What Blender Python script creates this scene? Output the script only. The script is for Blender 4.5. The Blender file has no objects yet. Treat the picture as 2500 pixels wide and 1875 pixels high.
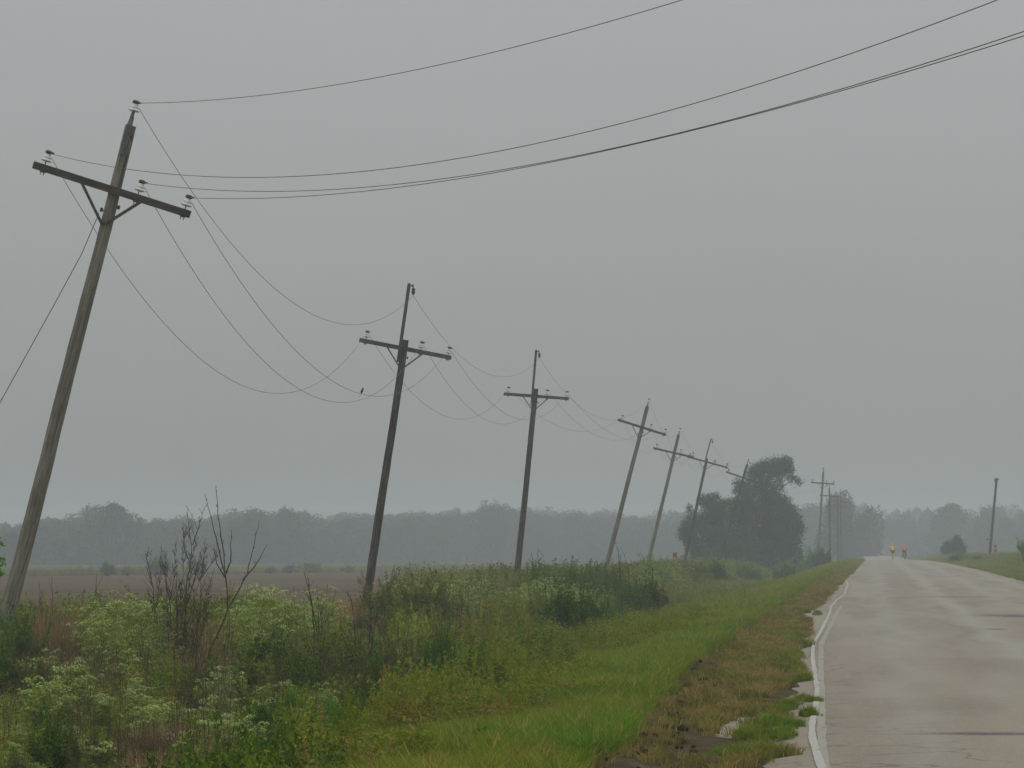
import bpy, math, random
import numpy as np
from math import radians, pi

S = bpy.context.scene
COL = S.collection

# ------------------------------------------------------------------ camera
F_PX, CX, CY = 8000.0, 1250.0, 937.5          # the photograph is 2500 x 1875
HOR, VPX = 1352.0, 2120.0                     # horizon row, vanishing column of the road
th = math.atan((HOR - CY) / F_PX)
psi = math.atan((VPX - CX) / F_PX * math.cos(th))
cam_d = bpy.data.cameras.new("camera")
cam = bpy.data.objects.new("camera", cam_d)
COL.objects.link(cam)
cam.location = (0, 0, 2.3)
cam.rotation_euler = (pi / 2 + th, 0, psi)
cam_d.sensor_width = 36
cam_d.lens = 36 * F_PX / 2500
cam_d.clip_start = 0.5
cam_d.clip_end = 5000
S.camera = cam

# ------------------------------------------------------------------ sky, sun, exposure
SUN_EL, SUN_AZ = radians(52), radians(235)
world = bpy.data.worlds.new("World")
S.world = world
world.use_nodes = True
wn, wl = world.node_tree.nodes, world.node_tree.links
wn.clear()
w_out = wn.new("ShaderNodeOutputWorld")
w_bg = wn.new("ShaderNodeBackground")
w_sky = wn.new("ShaderNodeTexSky")
w_sky.sky_type = 'NISHITA'
w_sky.sun_disc = False
w_sky.sun_elevation = SUN_EL
w_sky.sun_rotation = SUN_AZ
w_sky.air_density = 2.0
w_sky.dust_density = 6.0
w_hs = wn.new("ShaderNodeHueSaturation")
w_hs.inputs["Saturation"].default_value = 0.12
wl.new(w_sky.outputs[0], w_hs.inputs["Color"])
w_tc = wn.new("ShaderNodeTexCoord")
w_sep = wn.new("ShaderNodeSeparateXYZ")
wl.new(w_tc.outputs["Generated"], w_sep.inputs[0])
w_ramp = wn.new("ShaderNodeValToRGB")          # overcast: the zenith is about three times as bright as the horizon
cr = w_ramp.color_ramp
cr.elements[0].position = 0.0
cr.elements[0].color = (2.88, 2.98, 2.90, 1)
cr.elements[1].position = 1.0
cr.elements[1].color = (8.6, 8.9, 9.0, 1)
e = cr.elements.new(0.16)
e.color = (3.95, 4.16, 4.16, 1)
wl.new(w_sep.outputs["Z"], w_ramp.inputs[0])
w_nz = wn.new("ShaderNodeTexNoise")            # faint unevenness in the cloud sheet
w_nz.inputs["Scale"].default_value = 5.0
w_nz.inputs["Detail"].default_value = 3.0
w_mp = wn.new("ShaderNodeMapping")
w_mp.inputs["Scale"].default_value = (1, 1, 3)
wl.new(w_tc.outputs["Generated"], w_mp.inputs[0])
wl.new(w_mp.outputs[0], w_nz.inputs["Vector"])
w_mr = wn.new("ShaderNodeMapRange")
w_mr.inputs["From Min"].default_value = 0.3
w_mr.inputs["From Max"].default_value = 0.7
w_mr.inputs["To Min"].default_value = 0.98
w_mr.inputs["To Max"].default_value = 1.02
wl.new(w_nz.outputs[0], w_mr.inputs[0])
w_mul = wn.new("ShaderNodeVectorMath")
w_mul.operation = 'SCALE'
wl.new(w_ramp.outputs[0], w_mul.inputs[0])
wl.new(w_mr.outputs[0], w_mul.inputs["Scale"])
w_mix = wn.new("ShaderNodeMixRGB")
w_mix.inputs[0].default_value = 0.9
wl.new(w_hs.outputs[0], w_mix.inputs[1])
wl.new(w_mul.outputs[0], w_mix.inputs[2])
wl.new(w_mix.outputs[0], w_bg.inputs["Color"])
w_bg.inputs["Strength"].default_value = 0.1
wl.new(w_bg.outputs[0], w_out.inputs[0])

sun_d = bpy.data.lights.new("sun", 'SUN')
sun_d.energy = 0.55
sun_d.angle = radians(20)
sun_d.color = (1.0, 0.97, 0.92)
sun = bpy.data.objects.new("sun", sun_d)
COL.objects.link(sun)
sun.rotation_euler = (pi / 2 - SUN_EL, 0, pi - SUN_AZ + pi)
sun.location = (0, 0, 60)

S.view_settings.view_transform = 'Standard'
S.view_settings.look = 'None'
S.view_settings.exposure = 0.0
S.view_settings.gamma = 1.0
S.render.engine = 'CYCLES'
S.cycles.use_denoising = True
S.cycles.max_bounces = 5
S.cycles.diffuse_bounces = 3
S.cycles.transmission_bounces = 2
S.cycles.volume_bounces = 1
S.cycles.caustics_reflective = False
S.cycles.caustics_refractive = False

# ------------------------------------------------------------------ picture <-> world helpers
Fv = np.array([-math.sin(psi) * math.cos(th), math.cos(psi) * math.cos(th), math.sin(th)])
Rv = np.array([math.cos(psi), math.sin(psi), 0.0])
Uv = np.cross(Rv, Fv)
CV = np.array([0, 0, 2.3])
def P(px, py, Y):
    """the point of the world that lies Y metres down the road, seen at this photo pixel"""
    d = Fv + Rv * (px - CX) / F_PX - Uv * (py - CY) / F_PX
    return CV + d * (Y / d[1])
def PX(X, Y, z):
    v = np.stack([X, Y, z - 2.3 + 0 * X], -1)
    d = v @ Fv
    return CX + F_PX * (v @ Rv) / d, CY - F_PX * (v @ Uv) / d
def xat(px, Y): return (px - VPX) / F_PX * Y

# ------------------------------------------------------------------ terrain profile
RY = [-60, 30, 100, 165, 230, 300, 343, 390, 440, 520, 700, 900, 1300]
RZ = [.55, .60, .62, .94, 1.22, 1.47, 1.60, 1.54, 1.35, 1.45, 1.80, 1.0, 0.5]
def road_z(Y):
    Y = np.asarray(Y, float)
    g = np.linspace(-60, 1300, 1361)
    zz = np.interp(g, RY, RZ)
    k = np.hanning(25); k /= k.sum()
    zz = np.convolve(np.pad(zz, 12, mode='edge'), k, mode='valid')
    return np.interp(Y, g, zz)
def sstep(a, b, x):
    t = np.clip((x - a) / (b - a), 0, 1)
    return t * t * (3 - 2 * t)
def hnoise(x, y, s, seed=0):
    """cheap smooth value noise"""
    x = np.asarray(x, float) * s; y = np.asarray(y, float) * s
    xi, yi = np.floor(x), np.floor(y)
    fx, fy = x - xi, y - yi
    fx = fx * fx * (3 - 2 * fx); fy = fy * fy * (3 - 2 * fy)
    def h(a, b):
        v = np.sin(a * 127.1 + b * 311.7 + seed * 74.7) * 43758.5453
        return v - np.floor(v)
    return (h(xi, yi) * (1 - fx) + h(xi + 1, yi) * fx) * (1 - fy) + (h(xi, yi + 1) * (1 - fx) + h(xi + 1, yi + 1) * fx) * fy
def left_edge(Y):   return np.interp(Y, [0, 28, 40, 60, 92, 110, 160, 200, 343, 760], [-.85, -.95, -1.12, -1.38, -1.95, -1.75, -1.55, -1.3, -.75, -.9])
def dry_edge(Y):    return np.interp(Y, [0, 28, 44, 98, 160, 200, 343], [-1.9, -2.0, -2.5, -2.7, -2.4, -2.1, -1.5])
def shoulder(Y):    return np.interp(Y, [0, 90, 160, 200, 343, 760], [-2.05, -2.15, -1.75, -1.35, -.75, -.9])
def right_edge(Y):  return np.interp(Y, [0, 165, 220, 280, 343, 760], [8.1, 7.8, 7.7, 7.35, 6.4, 5.6])
def terrain(X, Y):
    X = np.asarray(X, float); Y = np.asarray(Y, float)
    zr = road_z(Y)
    le, re = left_edge(Y), right_edge(Y)
    sh = shoulder(Y)
    l = 1 - sstep(sh - 6.0, sh - .5, X)
    ditch = -.16 * np.exp(-((X - (sh - 6.5)) / 1.3) ** 2)
    z = zr * (1 - l) + ditch * l
    bank = sstep(re + .4, re + 3.5, X) * .38
    r = sstep(24, 60, X)
    z = np.where(X > re, (zr + bank) * (1 - r), z)
    near = np.exp(-np.abs(Y) / 300)
    z = z + (hnoise(X, Y, .7, 1) - .5) * .07 * sstep(0, .6, np.maximum(le - X, X - re)) * near
    z = z + (hnoise(X, Y, .17, 2) - .5) * .1 * sstep(1, 3, np.maximum(le - X, X - re)) * near
    # bulldozed ridge between the mown strip and the dry shoulder
    z = z + np.interp(Y, [20, 60, 110], [.15, .12, .05]) * np.exp(-((X - (dry_edge(Y) + .05 + .2 * (hnoise(Y, Y * 0, .25, 5) - .5))) / .22) ** 2) * hnoise(X, Y, 1.3, 6) * near
    return z

# ------------------------------------------------------------------ materials
def new_mat(name):
    m = bpy.data.materials.new(name)
    m.use_nodes = True
    n = m.node_tree.nodes
    return m, n, m.node_tree.links, n["Principled BSDF"]
def ramp(n, l, fac, stops):
    r = n.new("ShaderNodeValToRGB")
    c = r.color_ramp
    while len(c.elements) > 1: c.elements.remove(c.elements[-1])
    c.elements[0].position = stops[0][0]; c.elements[0].color = (*stops[0][1], 1)
    for p, col in stops[1:]:
        e = c.elements.new(p); e.color = (*col, 1)
    l.new(fac, r.inputs[0])
    return r.outputs[0]
def noise(n, l, vec, scale, detail=4, rough=.55, stretch=None, loc=None):
    t = n.new("ShaderNodeTexNoise")
    t.inputs["Scale"].default_value = scale
    t.inputs["Detail"].default_value = detail
    t.inputs["Roughness"].default_value = rough
    if stretch or loc:
        mp = n.new("ShaderNodeMapping")
        mp.inputs["Scale"].default_value = stretch or (1, 1, 1)
        mp.inputs["Location"].default_value = loc or (0, 0, 0)
        l.new(vec, mp.inputs[0]); vec = mp.outputs[0]
    l.new(vec, t.inputs["Vector"])
    return t.outputs[0]
def mixc(n, l, fac, a, b, mode='MIX'):
    m = n.new("ShaderNodeMixRGB"); m.blend_type = mode
    for s, v in ((0, fac), (1, a), (2, b)):
        if isinstance(v, (int, float)): m.inputs[s].default_value = v
        elif isinstance(v, tuple): m.inputs[s].default_value = (*v, 1)
        else: l.new(v, m.inputs[s])
    return m.outputs[0]
def mth(n, l, op, a, b=None, clamp=False):
    m = n.new("ShaderNodeMath"); m.operation = op; m.use_clamp = clamp
    for s, v in ((0, a), (1, b)):
        if v is None: continue
        if isinstance(v, (int, float)): m.inputs[s].default_value = v
        else: l.new(v, m.inputs[s])
    return m.outputs[0]
def geo_pos(n): return n.new("ShaderNodeNewGeometry").outputs["Position"]
def bump(n, l, bs, h, strength=.5, dist=.02):
    b = n.new("ShaderNodeBump")
    b.inputs["Strength"].default_value = strength
    b.inputs["Distance"].default_value = dist
    l.new(h, b.inputs["Height"]); l.new(b.outputs[0], bs.inputs["Normal"])

def plain(name, col, rough=.6, metal=0.0, spec=.3, vary=.15, scale=20):
    m, n, l, b = new_mat(name)
    tc = n.new("ShaderNodeTexCoord").outputs["Object"]
    nz = noise(n, l, tc, scale, 3)
    lo = tuple(c * (1 - vary) for c in col); hi = tuple(min(1, c * (1 + vary)) for c in col)
    l.new(ramp(n, l, nz, [(.3, lo), (.7, hi)]), b.inputs["Base Color"])
    b.inputs["Roughness"].default_value = rough
    b.inputs["Metallic"].default_value = metal
    b.inputs["Specular IOR Level"].default_value = spec
    return m

def foliage(name, c1, c2, c3=None, dead=None, deadshare=.1, trans=.3, patch=.8, rough=.7):
    """leaves: colour drawn per leaf, per plant and by slow patches over the ground"""
    m, n, l, b = new_mat(name)
    g = n.new("ShaderNodeNewGeometry")
    rnd = g.outputs["Random Per Island"]
    oi = n.new("ShaderNodeObjectInfo").outputs["Random"]
    base = mixc(n, l, rnd, c1, c2)
    if c3:
        pn = noise(n, l, g.outputs["Position"], patch, 3)
        f = mth(n, l, 'MULTIPLY', mth(n, l, 'SUBTRACT', pn, .42), 5.0, True)
        base = mixc(n, l, f, base, c3)
    if dead:
        r2 = mth(n, l, 'FRACT', mth(n, l, 'MULTIPLY', rnd, 37.7))
        f = mth(n, l, 'LESS_THAN', r2, deadshare)
        base = mixc(n, l, f, base, dead)
    v = mth(n, l, 'ADD', mth(n, l, 'MULTIPLY', oi, .5), .75)
    hsv = n.new("ShaderNodeHueSaturation")
    l.new(v, hsv.inputs["Value"]); l.new(base, hsv.inputs["Color"])
    hsv.inputs["Hue"].default_value = .5
    l.new(hsv.outputs[0], b.inputs["Base Color"])
    b.inputs["Roughness"].default_value = .9
    b.inputs["Specular IOR Level"].default_value = .02
    if trans:
        tr = n.new("ShaderNodeBsdfTranslucent")
        l.new(hsv.outputs[0], tr.inputs[0])
        mx = n.new("ShaderNodeMixShader"); mx.inputs[0].default_value = trans
        out = n["Material Output"]
        l.new(b.outputs[0], mx.inputs[1]); l.new(tr.outputs[0], mx.inputs[2])
        l.new(mx.outputs[0], out.inputs["Surface"])
    return m

def wood(name, lo, mid, hi, along='Z', crack=True):
    m, n, l, b = new_mat(name)
    tc = n.new("ShaderNodeTexCoord").outputs["Object"]
    st = (9, 9, .5) if along == 'Z' else (.6, 12, 12)
    g1 = noise(n, l, tc, 3.2, 6, .65, st)
    g2 = noise(n, l, tc, 1.1, 4, .6, (1, 1, .6) if along == 'Z' else (1, 1, 1))
    c = ramp(n, l, g1, [(.28, lo), (.5, mid), (.72, hi)])
    c = mixc(n, l, mth(n, l, 'MULTIPLY', mth(n, l, 'SUBTRACT', g2, .45), 3.0, True), c, lo)
    kn = noise(n, l, tc, 5, 2, .5, (1, 1, .8) if along == 'Z' else (1, 1, 1), (3, 1, 7))
    c = mixc(n, l, mth(n, l, 'MULTIPLY', mth(n, l, 'SUBTRACT', kn, .68), 9.0, True), c, tuple(x * .35 for x in lo))
    sp = noise(n, l, tc, 16, 3, .5, (1.4, 1.4, .035) if along == 'Z' else (.035, 1.4, 1.4), (2, 5, 1))      # drying splits
    c = mixc(n, l, mth(n, l, 'MULTIPLY', mth(n, l, 'SUBTRACT', sp, .63), 12.0, True), c, tuple(x * .45 for x in lo))
    l.new(c, b.inputs["Base Color"])
    b.inputs["Roughness"].default_value = .85
    b.inputs["Specular IOR Level"].default_value = .2
    bump(n, l, b, g1, .7, .015)
    return m

M = {}
M['pole_grey'] = wood('weathered_grey_wood', (.085, .068, .05), (.24, .22, .175), (.38, .365, .32))
M['pole_tan'] = wood('weathered_tan_wood', (.09, .07, .05), (.22, .19, .14), (.32, .28, .21))
M['pole_dark'] = wood('dark_creosoted_wood', (.016, .013, .010), (.06, .049, .037), (.24, .205, .16))
M['arm'] = wood('crossarm_wood', (.035, .027, .02), (.08, .066, .052), (.15, .13, .105), 'X')
M['arm_light'] = wood('pale_crossarm_wood', (.06, .05, .042), (.12, .105, .09), (.19, .17, .145), 'X')
M['board'] = wood('extension_board_wood', (.04, .033, .028), (.10, .088, .072), (.18, .16, .135))
M['porcelain'] = plain('porcelain', (.80, .80, .79), .25, 0, .5, .25, 60)
M['dull_porcelain'] = plain('dull_porcelain', (.30, .31, .30), .5, 0, .3, .25, 60)
M['steel'] = plain('galvanised_steel', (.13, .135, .13), .55, .6, .4, .35, 25)
M['dark_steel'] = plain('rusted_dark_steel', (.085, .08, .072), .7, .4, .3, .4, 30)
M['wire'] = plain('weathered_wire', (.16, .13, .11), .7, .2, .2, .3, 3)
M['red'] = plain('red_sign_paint', (.30, .04, .04), .5, 0, .3, .15, 5)
M['white'] = plain('white_paint', (.75, .76, .74), .5)
M['yellow_sign'] = plain('yellow_sign_paint', (.50, .42, .10), .5)
M['bark'] = wood('tree_bark', (.03, .025, .02), (.08, .068, .055), (.14, .12, .10))
M['twig_red'] = plain('reddish_twig_bark', (.085, .055, .045), .8, 0, .1, .5, 6)
M['twig_dark'] = plain('dark_twig_bark', (.03, .023, .019), .8, 0, .1, .4, 6)
M['twig_pale'] = plain('bleached_twig_bark', (.21, .19, .155), .8, 0, .1, .3, 6)
M['dry_stem'] = plain('dry_brown_stem', (.115, .07, .042), .9, 0, .1, .4, 6)

M['grass'] = foliage('green_verge_grass', (0.100, 0.215, 0.013), (0.185, 0.307, 0.024), (0.240, 0.278, 0.029), (0.481, 0.313, 0.119), .10, .3, .55)
M['shoulder_grass'] = foliage('dry_shoulder_grass', (0.243, 0.175, 0.050), (0.377, 0.283, 0.092), (0.146, 0.186, 0.021), (0.461, 0.361, 0.148), .15, .25, .9)
M['weed'] = foliage('mixed_weed_leaves', (0.110, 0.201, 0.015), (0.241, 0.316, 0.035), (0.269, 0.215, 0.042), (0.408, 0.255, 0.088), .12, .3, .6)
M['lime_weed'] = foliage('yellow_green_weed_leaves', (0.138, 0.201, 0.010), (0.252, 0.287, 0.020), None, (0.384, 0.287, 0.060), .06, .35)
M['hemlock_leaf'] = foliage('ferny_green_leaves', (0.180, 0.259, 0.035), (0.312, 0.391, 0.075), None, (0.240, 0.172, 0.060), .05, .35)
M['umbel'] = foliage('pale_green_white_flowers', (0.396, 0.494, 0.160), (0.600, 0.667, 0.280), None, None, 0, .3)
M['umbel_white'] = foliage('white_flowers', (0.425, 0.484, 0.272), (0.595, 0.634, 0.432), None, None, 0, .3)
M['shrub_dark'] = foliage('dark_shrub_leaves', (0.045, 0.099, 0.009), (0.112, 0.189, 0.014), None, (0.182, 0.135, 0.043), .05, .25)
M['shrub_olive'] = foliage('olive_shrub_leaves', (0.109, 0.169, 0.014), (0.210, 0.266, 0.031), None, (0.302, 0.193, 0.070), .14, .3)
M['shrub_green'] = foliage('fresh_shrub_leaves', (0.072, 0.198, 0.010), (0.132, 0.276, 0.022), None, None, 0, .35)
M['dry_grass'] = foliage('dry_brown_grass', (.17, .105, .05), (.30, .20, .10), None, (.40, .31, .19), .12, .25)
M['orange_grass'] = foliage('orange_dry_grass', (.34, .19, .08), (.48, .30, .14), None, (.20, .20, .06), .1, .25)
M['tree_leaf'] = foliage('tree_leaves', (0.020, 0.055, 0.014), (0.051, 0.113, 0.025), None, None, 0, .25)
M['tree_leaf_light'] = foliage('lighter_tree_leaves', (.035, .066, .024), (.068, .11, .038), None, None, 0, .3)
M['wood_leaf'] = foliage('far_tree_leaves', (.022, .042, .02), (.045, .07, .03), None, None, 0, .2)

# ------------------------------------------------------------------ mesh helpers
def mesh_np(name, V, FC, mats, fm=None, smooth=False):
    """V (n,3); FC list of arrays (k,3) or (k,4)"""
    me = bpy.data.meshes.new(name)
    V = np.asarray(V, np.float32)
    FC = [np.asarray(f, np.int32) for f in FC if len(f)]
    loops = np.concatenate([f.ravel() for f in FC]) if FC else np.zeros(0, np.int32)
    sizes = np.concatenate([np.full(len(f), f.shape[1], np.int32) for f in FC]) if FC else np.zeros(0, np.int32)
    me.vertices.add(len(V)); me.vertices.foreach_set("co", V.ravel())
    if len(loops):
        me.loops.add(len(loops)); me.loops.foreach_set("vertex_index", loops)
        me.polygons.add(len(sizes))
        starts = np.concatenate([[0], np.cumsum(sizes)[:-1]]).astype(np.int32)
        me.polygons.foreach_set("loop_start", starts)
        me.polygons.foreach_set("loop_total", sizes)
        if fm is not None: me.polygons.foreach_set("material_index", np.asarray(fm, np.int32))
        me.polygons.foreach_set("use_smooth", np.full(len(sizes), smooth))
    for m in (mats if isinstance(mats, (list, tuple)) else [mats]): me.materials.append(m)
    me.update(calc_edges=True)
    me.validate()
    return me

class MB:
    def __init__(s): s.v, s.q, s.t, s.n = [], [], [], 0
    def add(s, V, Q=(), T=()):
        V = np.asarray(V, float).reshape(-1, 3)
        if len(Q): s.q.append(np.asarray(Q) + s.n)
        if len(T): s.t.append(np.asarray(T) + s.n)
        s.v.append(V); s.n += len(V)
        return s
    def box(s, c, half, ax=None):
        c = np.asarray(c, float)
        ax = np.eye(3) if ax is None else np.asarray(ax, float)
        V = [c + ax[0] * half[0] * i + ax[1] * half[1] * j + ax[2] * half[2] * k for k in (-1, 1) for j in (-1, 1) for i in (-1, 1)]
        return s.add(V, [(0, 2, 3, 1), (4, 5, 7, 6), (0, 1, 5, 4), (2, 6, 7, 3), (0, 4, 6, 2), (1, 3, 7, 5)])
    def bar(s, a, b, w, h, up=(0, 0, 1)):
        a, b = np.asarray(a, float), np.asarray(b, float)
        d = b - a; L = np.linalg.norm(d); d = d / L
        u = np.asarray(up, float); u = u - d * (u @ d); u /= np.linalg.norm(u)
        r = np.cross(d, u)
        return s.box((a + b) / 2, (L / 2, w / 2, h / 2), (d, r, u))
    def tube(s, pts, rad, seg=8, cap=True):
        pts = np.asarray(pts, float); k = len(pts)
        rad = np.broadcast_to(np.asarray(rad, float), (k,))
        T = np.gradient(pts, axis=0); T /= np.linalg.norm(T, axis=1)[:, None] + 1e-12
        ref = np.array([0, 0, 1.0]) if abs(T[0][2]) < .9 else np.array([1.0, 0, 0])
        u = np.cross(T, ref); u /= np.linalg.norm(u, axis=1)[:, None] + 1e-12
        w = np.cross(T, u)
        a = np.arange(seg) * 2 * pi / seg
        V = pts[:, None] + rad[:, None, None] * (np.cos(a)[None, :, None] * u[:, None] + np.sin(a)[None, :, None] * w[:, None])
        V = V.reshape(-1, 3)
        i = np.arange(k - 1)[:, None] * seg; j = np.arange(seg)[None]; j2 = (j + 1) % seg
        Q = np.stack([i + j, i + j2, i + seg + j2, i + seg + j], -1).reshape(-1, 4)
        T3 = []
        if cap:
            V = np.vstack([V, pts[0], pts[-1]])
            c0, c1 = k * seg, k * seg + 1
            for q in range(seg):
                T3.append((c0, (q + 1) % seg, q)); T3.append((c1, (k - 1) * seg + q, (k - 1) * seg + (q + 1) % seg))
        return s.add(V, Q, T3)
    def lathe(s, prof, o=(0, 0, 0), axis=(0, 0, 1), seg=12):
        """prof: (r, h) along axis"""
        o = np.asarray(o, float); ax = np.asarray(axis, float); ax = ax / np.linalg.norm(ax)
        pts = [o + ax * h for r, h in prof]
        ref = np.array([1.0, 0, 0]) if abs(ax[0]) < .9 else np.array([0, 1.0, 0])
        u = np.cross(ax, ref); u /= np.linalg.norm(u); w = np.cross(ax, u)
        a = np.arange(seg) * 2 * pi / seg
        V = np.concatenate([p + r * (np.cos(a)[:, None] * u + np.sin(a)[:, None] * w) for p, (r, h) in zip(pts, prof)])
        k = len(prof)
        i = np.arange(k - 1)[:, None] * seg; j = np.arange(seg)[None]; j2 = (j + 1) % seg
        Q = np.stack([i + j, i + j2, i + seg + j2, i + seg + j], -1).reshape(-1, 4)
        V = np.vstack([V, pts[0], pts[-1]]); T3 = []
        for q in range(seg):
            T3.append((k * seg, (q + 1) % seg, q)); T3.append((k * seg + 1, (k - 1) * seg + q, (k - 1) * seg + (q + 1) % seg))
        return s.add(V, Q, T3)
    def ball(s, c, r, n=(10, 6), ax=None):
        c = np.asarray(c, float); r = np.broadcast_to(np.asarray(r, float), (3,))
        a = np.arange(n[0]) * 2 * pi / n[0]; b = np.linspace(-pi / 2, pi / 2, n[1] + 1)[1:-1]
        ring = [np.stack([np.cos(a) * math.cos(t), np.sin(a) * math.cos(t), np.full_like(a, math.sin(t))], -1) for t in b]
        V = np.vstack(ring + [[[0, 0, -1]], [[0, 0, 1]]]) * r
        if ax is not None: V = V @ np.asarray(ax)
        V = V + c
        k = len(b); i = np.arange(k - 1)[:, None] * n[0]; j = np.arange(n[0])[None]; j2 = (j + 1) % n[0]
        Q = np.stack([i + j, i + j2, i + n[0] + j2, i + n[0] + j], -1).reshape(-1, 4)
        T3 = [(k * n[0], (q + 1) % n[0], q) for q in range(n[0])] + [(k * n[0] + 1, (k - 1) * n[0] + q, (k - 1) * n[0] + (q + 1) % n[0]) for q in range(n[0])]
        return s.add(V, Q, T3)
    def quads(s, V):     # V (n,4,3)
        n = len(V)
        return s.add(V.reshape(-1, 3), np.arange(n * 4).reshape(-1, 4))
    def tris(s, V):
        n = len(V)
        return s.add(V.reshape(-1, 3), (), np.arange(n * 3).reshape(-1, 3))
    def mesh(s, name, mat, smooth=False, tf=None):
        V = np.vstack(s.v)
        if tf is not None: V = tf(V)
        FC = []
        if s.q: FC.append(np.vstack(s.q))
        if s.t: FC.append(np.vstack(s.t))
        return mesh_np(name, V, FC, mat, None, smooth)

def link(name, data, parent=None, loc=None):
    o = bpy.data.objects.new(name, data); COL.objects.link(o)
    if parent is not None: o.parent = parent
    if loc is not None: o.location = loc
    return o
def tag(o, label, cat, group=None, kind=None):
    o['label'] = label; o['category'] = cat
    if group: o['group'] = group
    if kind: o['kind'] = kind
    return o
def struct(name, me):
    o = link(name, me); o['kind'] = 'structure'; return o
def dup(root, loc, rotz, scale, label=None, group=None):
    r = root.copy(); COL.objects.link(r)
    r.location = loc; r.rotation_euler = (0, 0, rotz)
    r.scale = scale if hasattr(scale, '__len__') else (scale,) * 3
    if label: r['label'] = label
    if group: r['group'] = group
    for ch in list(root.children):
        c = ch.copy(); COL.objects.link(c); c.parent = r
        for g in ch.children:
            d = g.copy(); COL.objects.link(d); d.parent = c
    return r

# ------------------------------------------------------------------ ground
def grid_mesh(name, xs, ys, zf, mat, smooth=True):
    X, Y = np.meshgrid(xs, ys)
    Z = zf(X, Y)
    V = np.stack([X, Y, Z], -1).reshape(-1, 3)
    nx, ny = len(xs), len(ys)
    i = np.arange(ny - 1)[:, None] * nx; j = np.arange(nx - 1)[None]
    Q = np.stack([i + j, i + j + 1, i + nx + j + 1, i + nx + j], -1).reshape(-1, 4)
    return mesh_np(name, V, [Q], mat, None, smooth)

m, n, l, b = new_mat('verge_soil')
pos = geo_pos(n)
n1 = noise(n, l, pos, 1.4, 6, .6); n2 = noise(n, l, pos, .35, 3)
c = ramp(n, l, n1, [(.3, (.05, .036, .024)), (.5, (.075, .06, .032)), (.7, (.10, .085, .045))])
c2 = ramp(n, l, n1, [(.3, (.03, .05, .012)), (.55, (.05, .085, .016)), (.75, (.075, .10, .022))])
sx = n.new("ShaderNodeSeparateXYZ"); l.new(pos, sx.inputs[0])
fgr = mth(n, l, 'LESS_THAN', sx.outputs[0], -3.0)
frt = mth(n, l, 'GREATER_THAN', sx.outputs[0], 8.5)
fsum = mth(n, l, 'MULTIPLY', mth(n, l, 'ADD', fgr, frt, True), mth(n, l, 'MULTIPLY', mth(n, l, 'SUBTRACT', n2, .33), 6.0, True))
c = mixc(n, l, fsum, c, c2)
gx = mth(n, l, 'MULTIPLY', mth(n, l, 'GREATER_THAN', sx.outputs[0], -2.0), mth(n, l, 'LESS_THAN', sx.outputs[0], 9.0))
gn = mth(n, l, 'MULTIPLY', mth(n, l, 'SUBTRACT', noise(n, l, pos, 2.6, 6, .75), .53), 4.0, True)
grit = ramp(n, l, noise(n, l, pos, 30, 4, .7), [(.35, (.09, .07, .052)), (.6, (.20, .165, .13))])
c = mixc(n, l, mth(n, l, 'MULTIPLY', gx, gn), c, grit)
ga = mth(n, l, 'DIVIDE', mth(n, l, 'ADD', sx.outputs[0], 1.33), .2); gb = mth(n, l, 'DIVIDE', mth(n, l, 'SUBTRACT', sx.outputs[1], 32.3), 2.3)
gr = mth(n, l, 'ADD', mth(n, l, 'MULTIPLY', ga, ga), mth(n, l, 'MULTIPLY', gb, gb))
gr = mth(n, l, 'ADD', gr, mth(n, l, 'MULTIPLY', mth(n, l, 'SUBTRACT', noise(n, l, pos, 7, 5, .7), .5), 1.6))
c = mixc(n, l, mth(n, l, 'MULTIPLY', mth(n, l, 'SUBTRACT', 1.0, gr), 3.0, True), c, (.30, .26, .225))
l.new(c, b.inputs["Base Color"])
b.inputs["Roughness"].default_value = .95; b.inputs["Specular IOR Level"].default_value = 0
bump(n, l, b, n1, .8, .05)
M['ground'] = m
xs = np.unique(np.concatenate([np.linspace(-1200, -60, 30), np.linspace(-60, -20, 16), np.linspace(-20, -9, 20), np.linspace(-9, -1, 60),
                               np.linspace(-1, 7, 8), np.linspace(7, 14, 24), np.linspace(14, 60, 20), np.linspace(60, 1200, 24)]))
ys = np.unique(np.concatenate([np.linspace(-60, 20, 20), np.linspace(20, 70, 180), np.linspace(70, 140, 140), np.linspace(140, 400, 160),
                               np.linspace(400, 800, 60), np.linspace(800, 1250, 12)]))
def gz(X, Y):
    z = terrain(X, Y)
    under = (X > left_edge(Y) + .25) & (X < right_edge(Y) - .25) & (Y < 770)
    return np.where(under, z - .12, z)
struct('ground', grid_mesh('ground', xs, ys, gz, M['ground']))

# ploughed field
m, n, l, b = new_mat('ploughed_soil')
pos = geo_pos(n)
n1 = noise(n, l, pos, .5, 6, .6, (.25, 1, 1)); n2 = noise(n, l, pos, 3.0, 5, .7); n3 = noise(n, l, pos, .035, 4, .6, (.5, 1, 1))
c = ramp(n, l, n1, [(.3, (.072, .048, .026)), (.5, (.118, .084, .050)), (.7, (.165, .12, .075))])
c = mixc(n, l, mth(n, l, 'MULTIPLY', mth(n, l, 'SUBTRACT', n2, .5), 2.0, True), c, (.165, .115, .075))
c = mixc(n, l, mth(n, l, 'MULTIPLY', mth(n, l, 'SUBTRACT', n3, .5), 4.0, True), c, (.066, .045, .03))
l.new(c, b.inputs["Base Color"]); b.inputs["Roughness"].default_value = .95; b.inputs["Specular IOR Level"].default_value = 0
bump(n, l, b, n2, 1.0, .08)
M['plough'] = m
def fx_edge(Y): return -84 + (Y - 317) * (34 / 143)           # the field's far side
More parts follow.
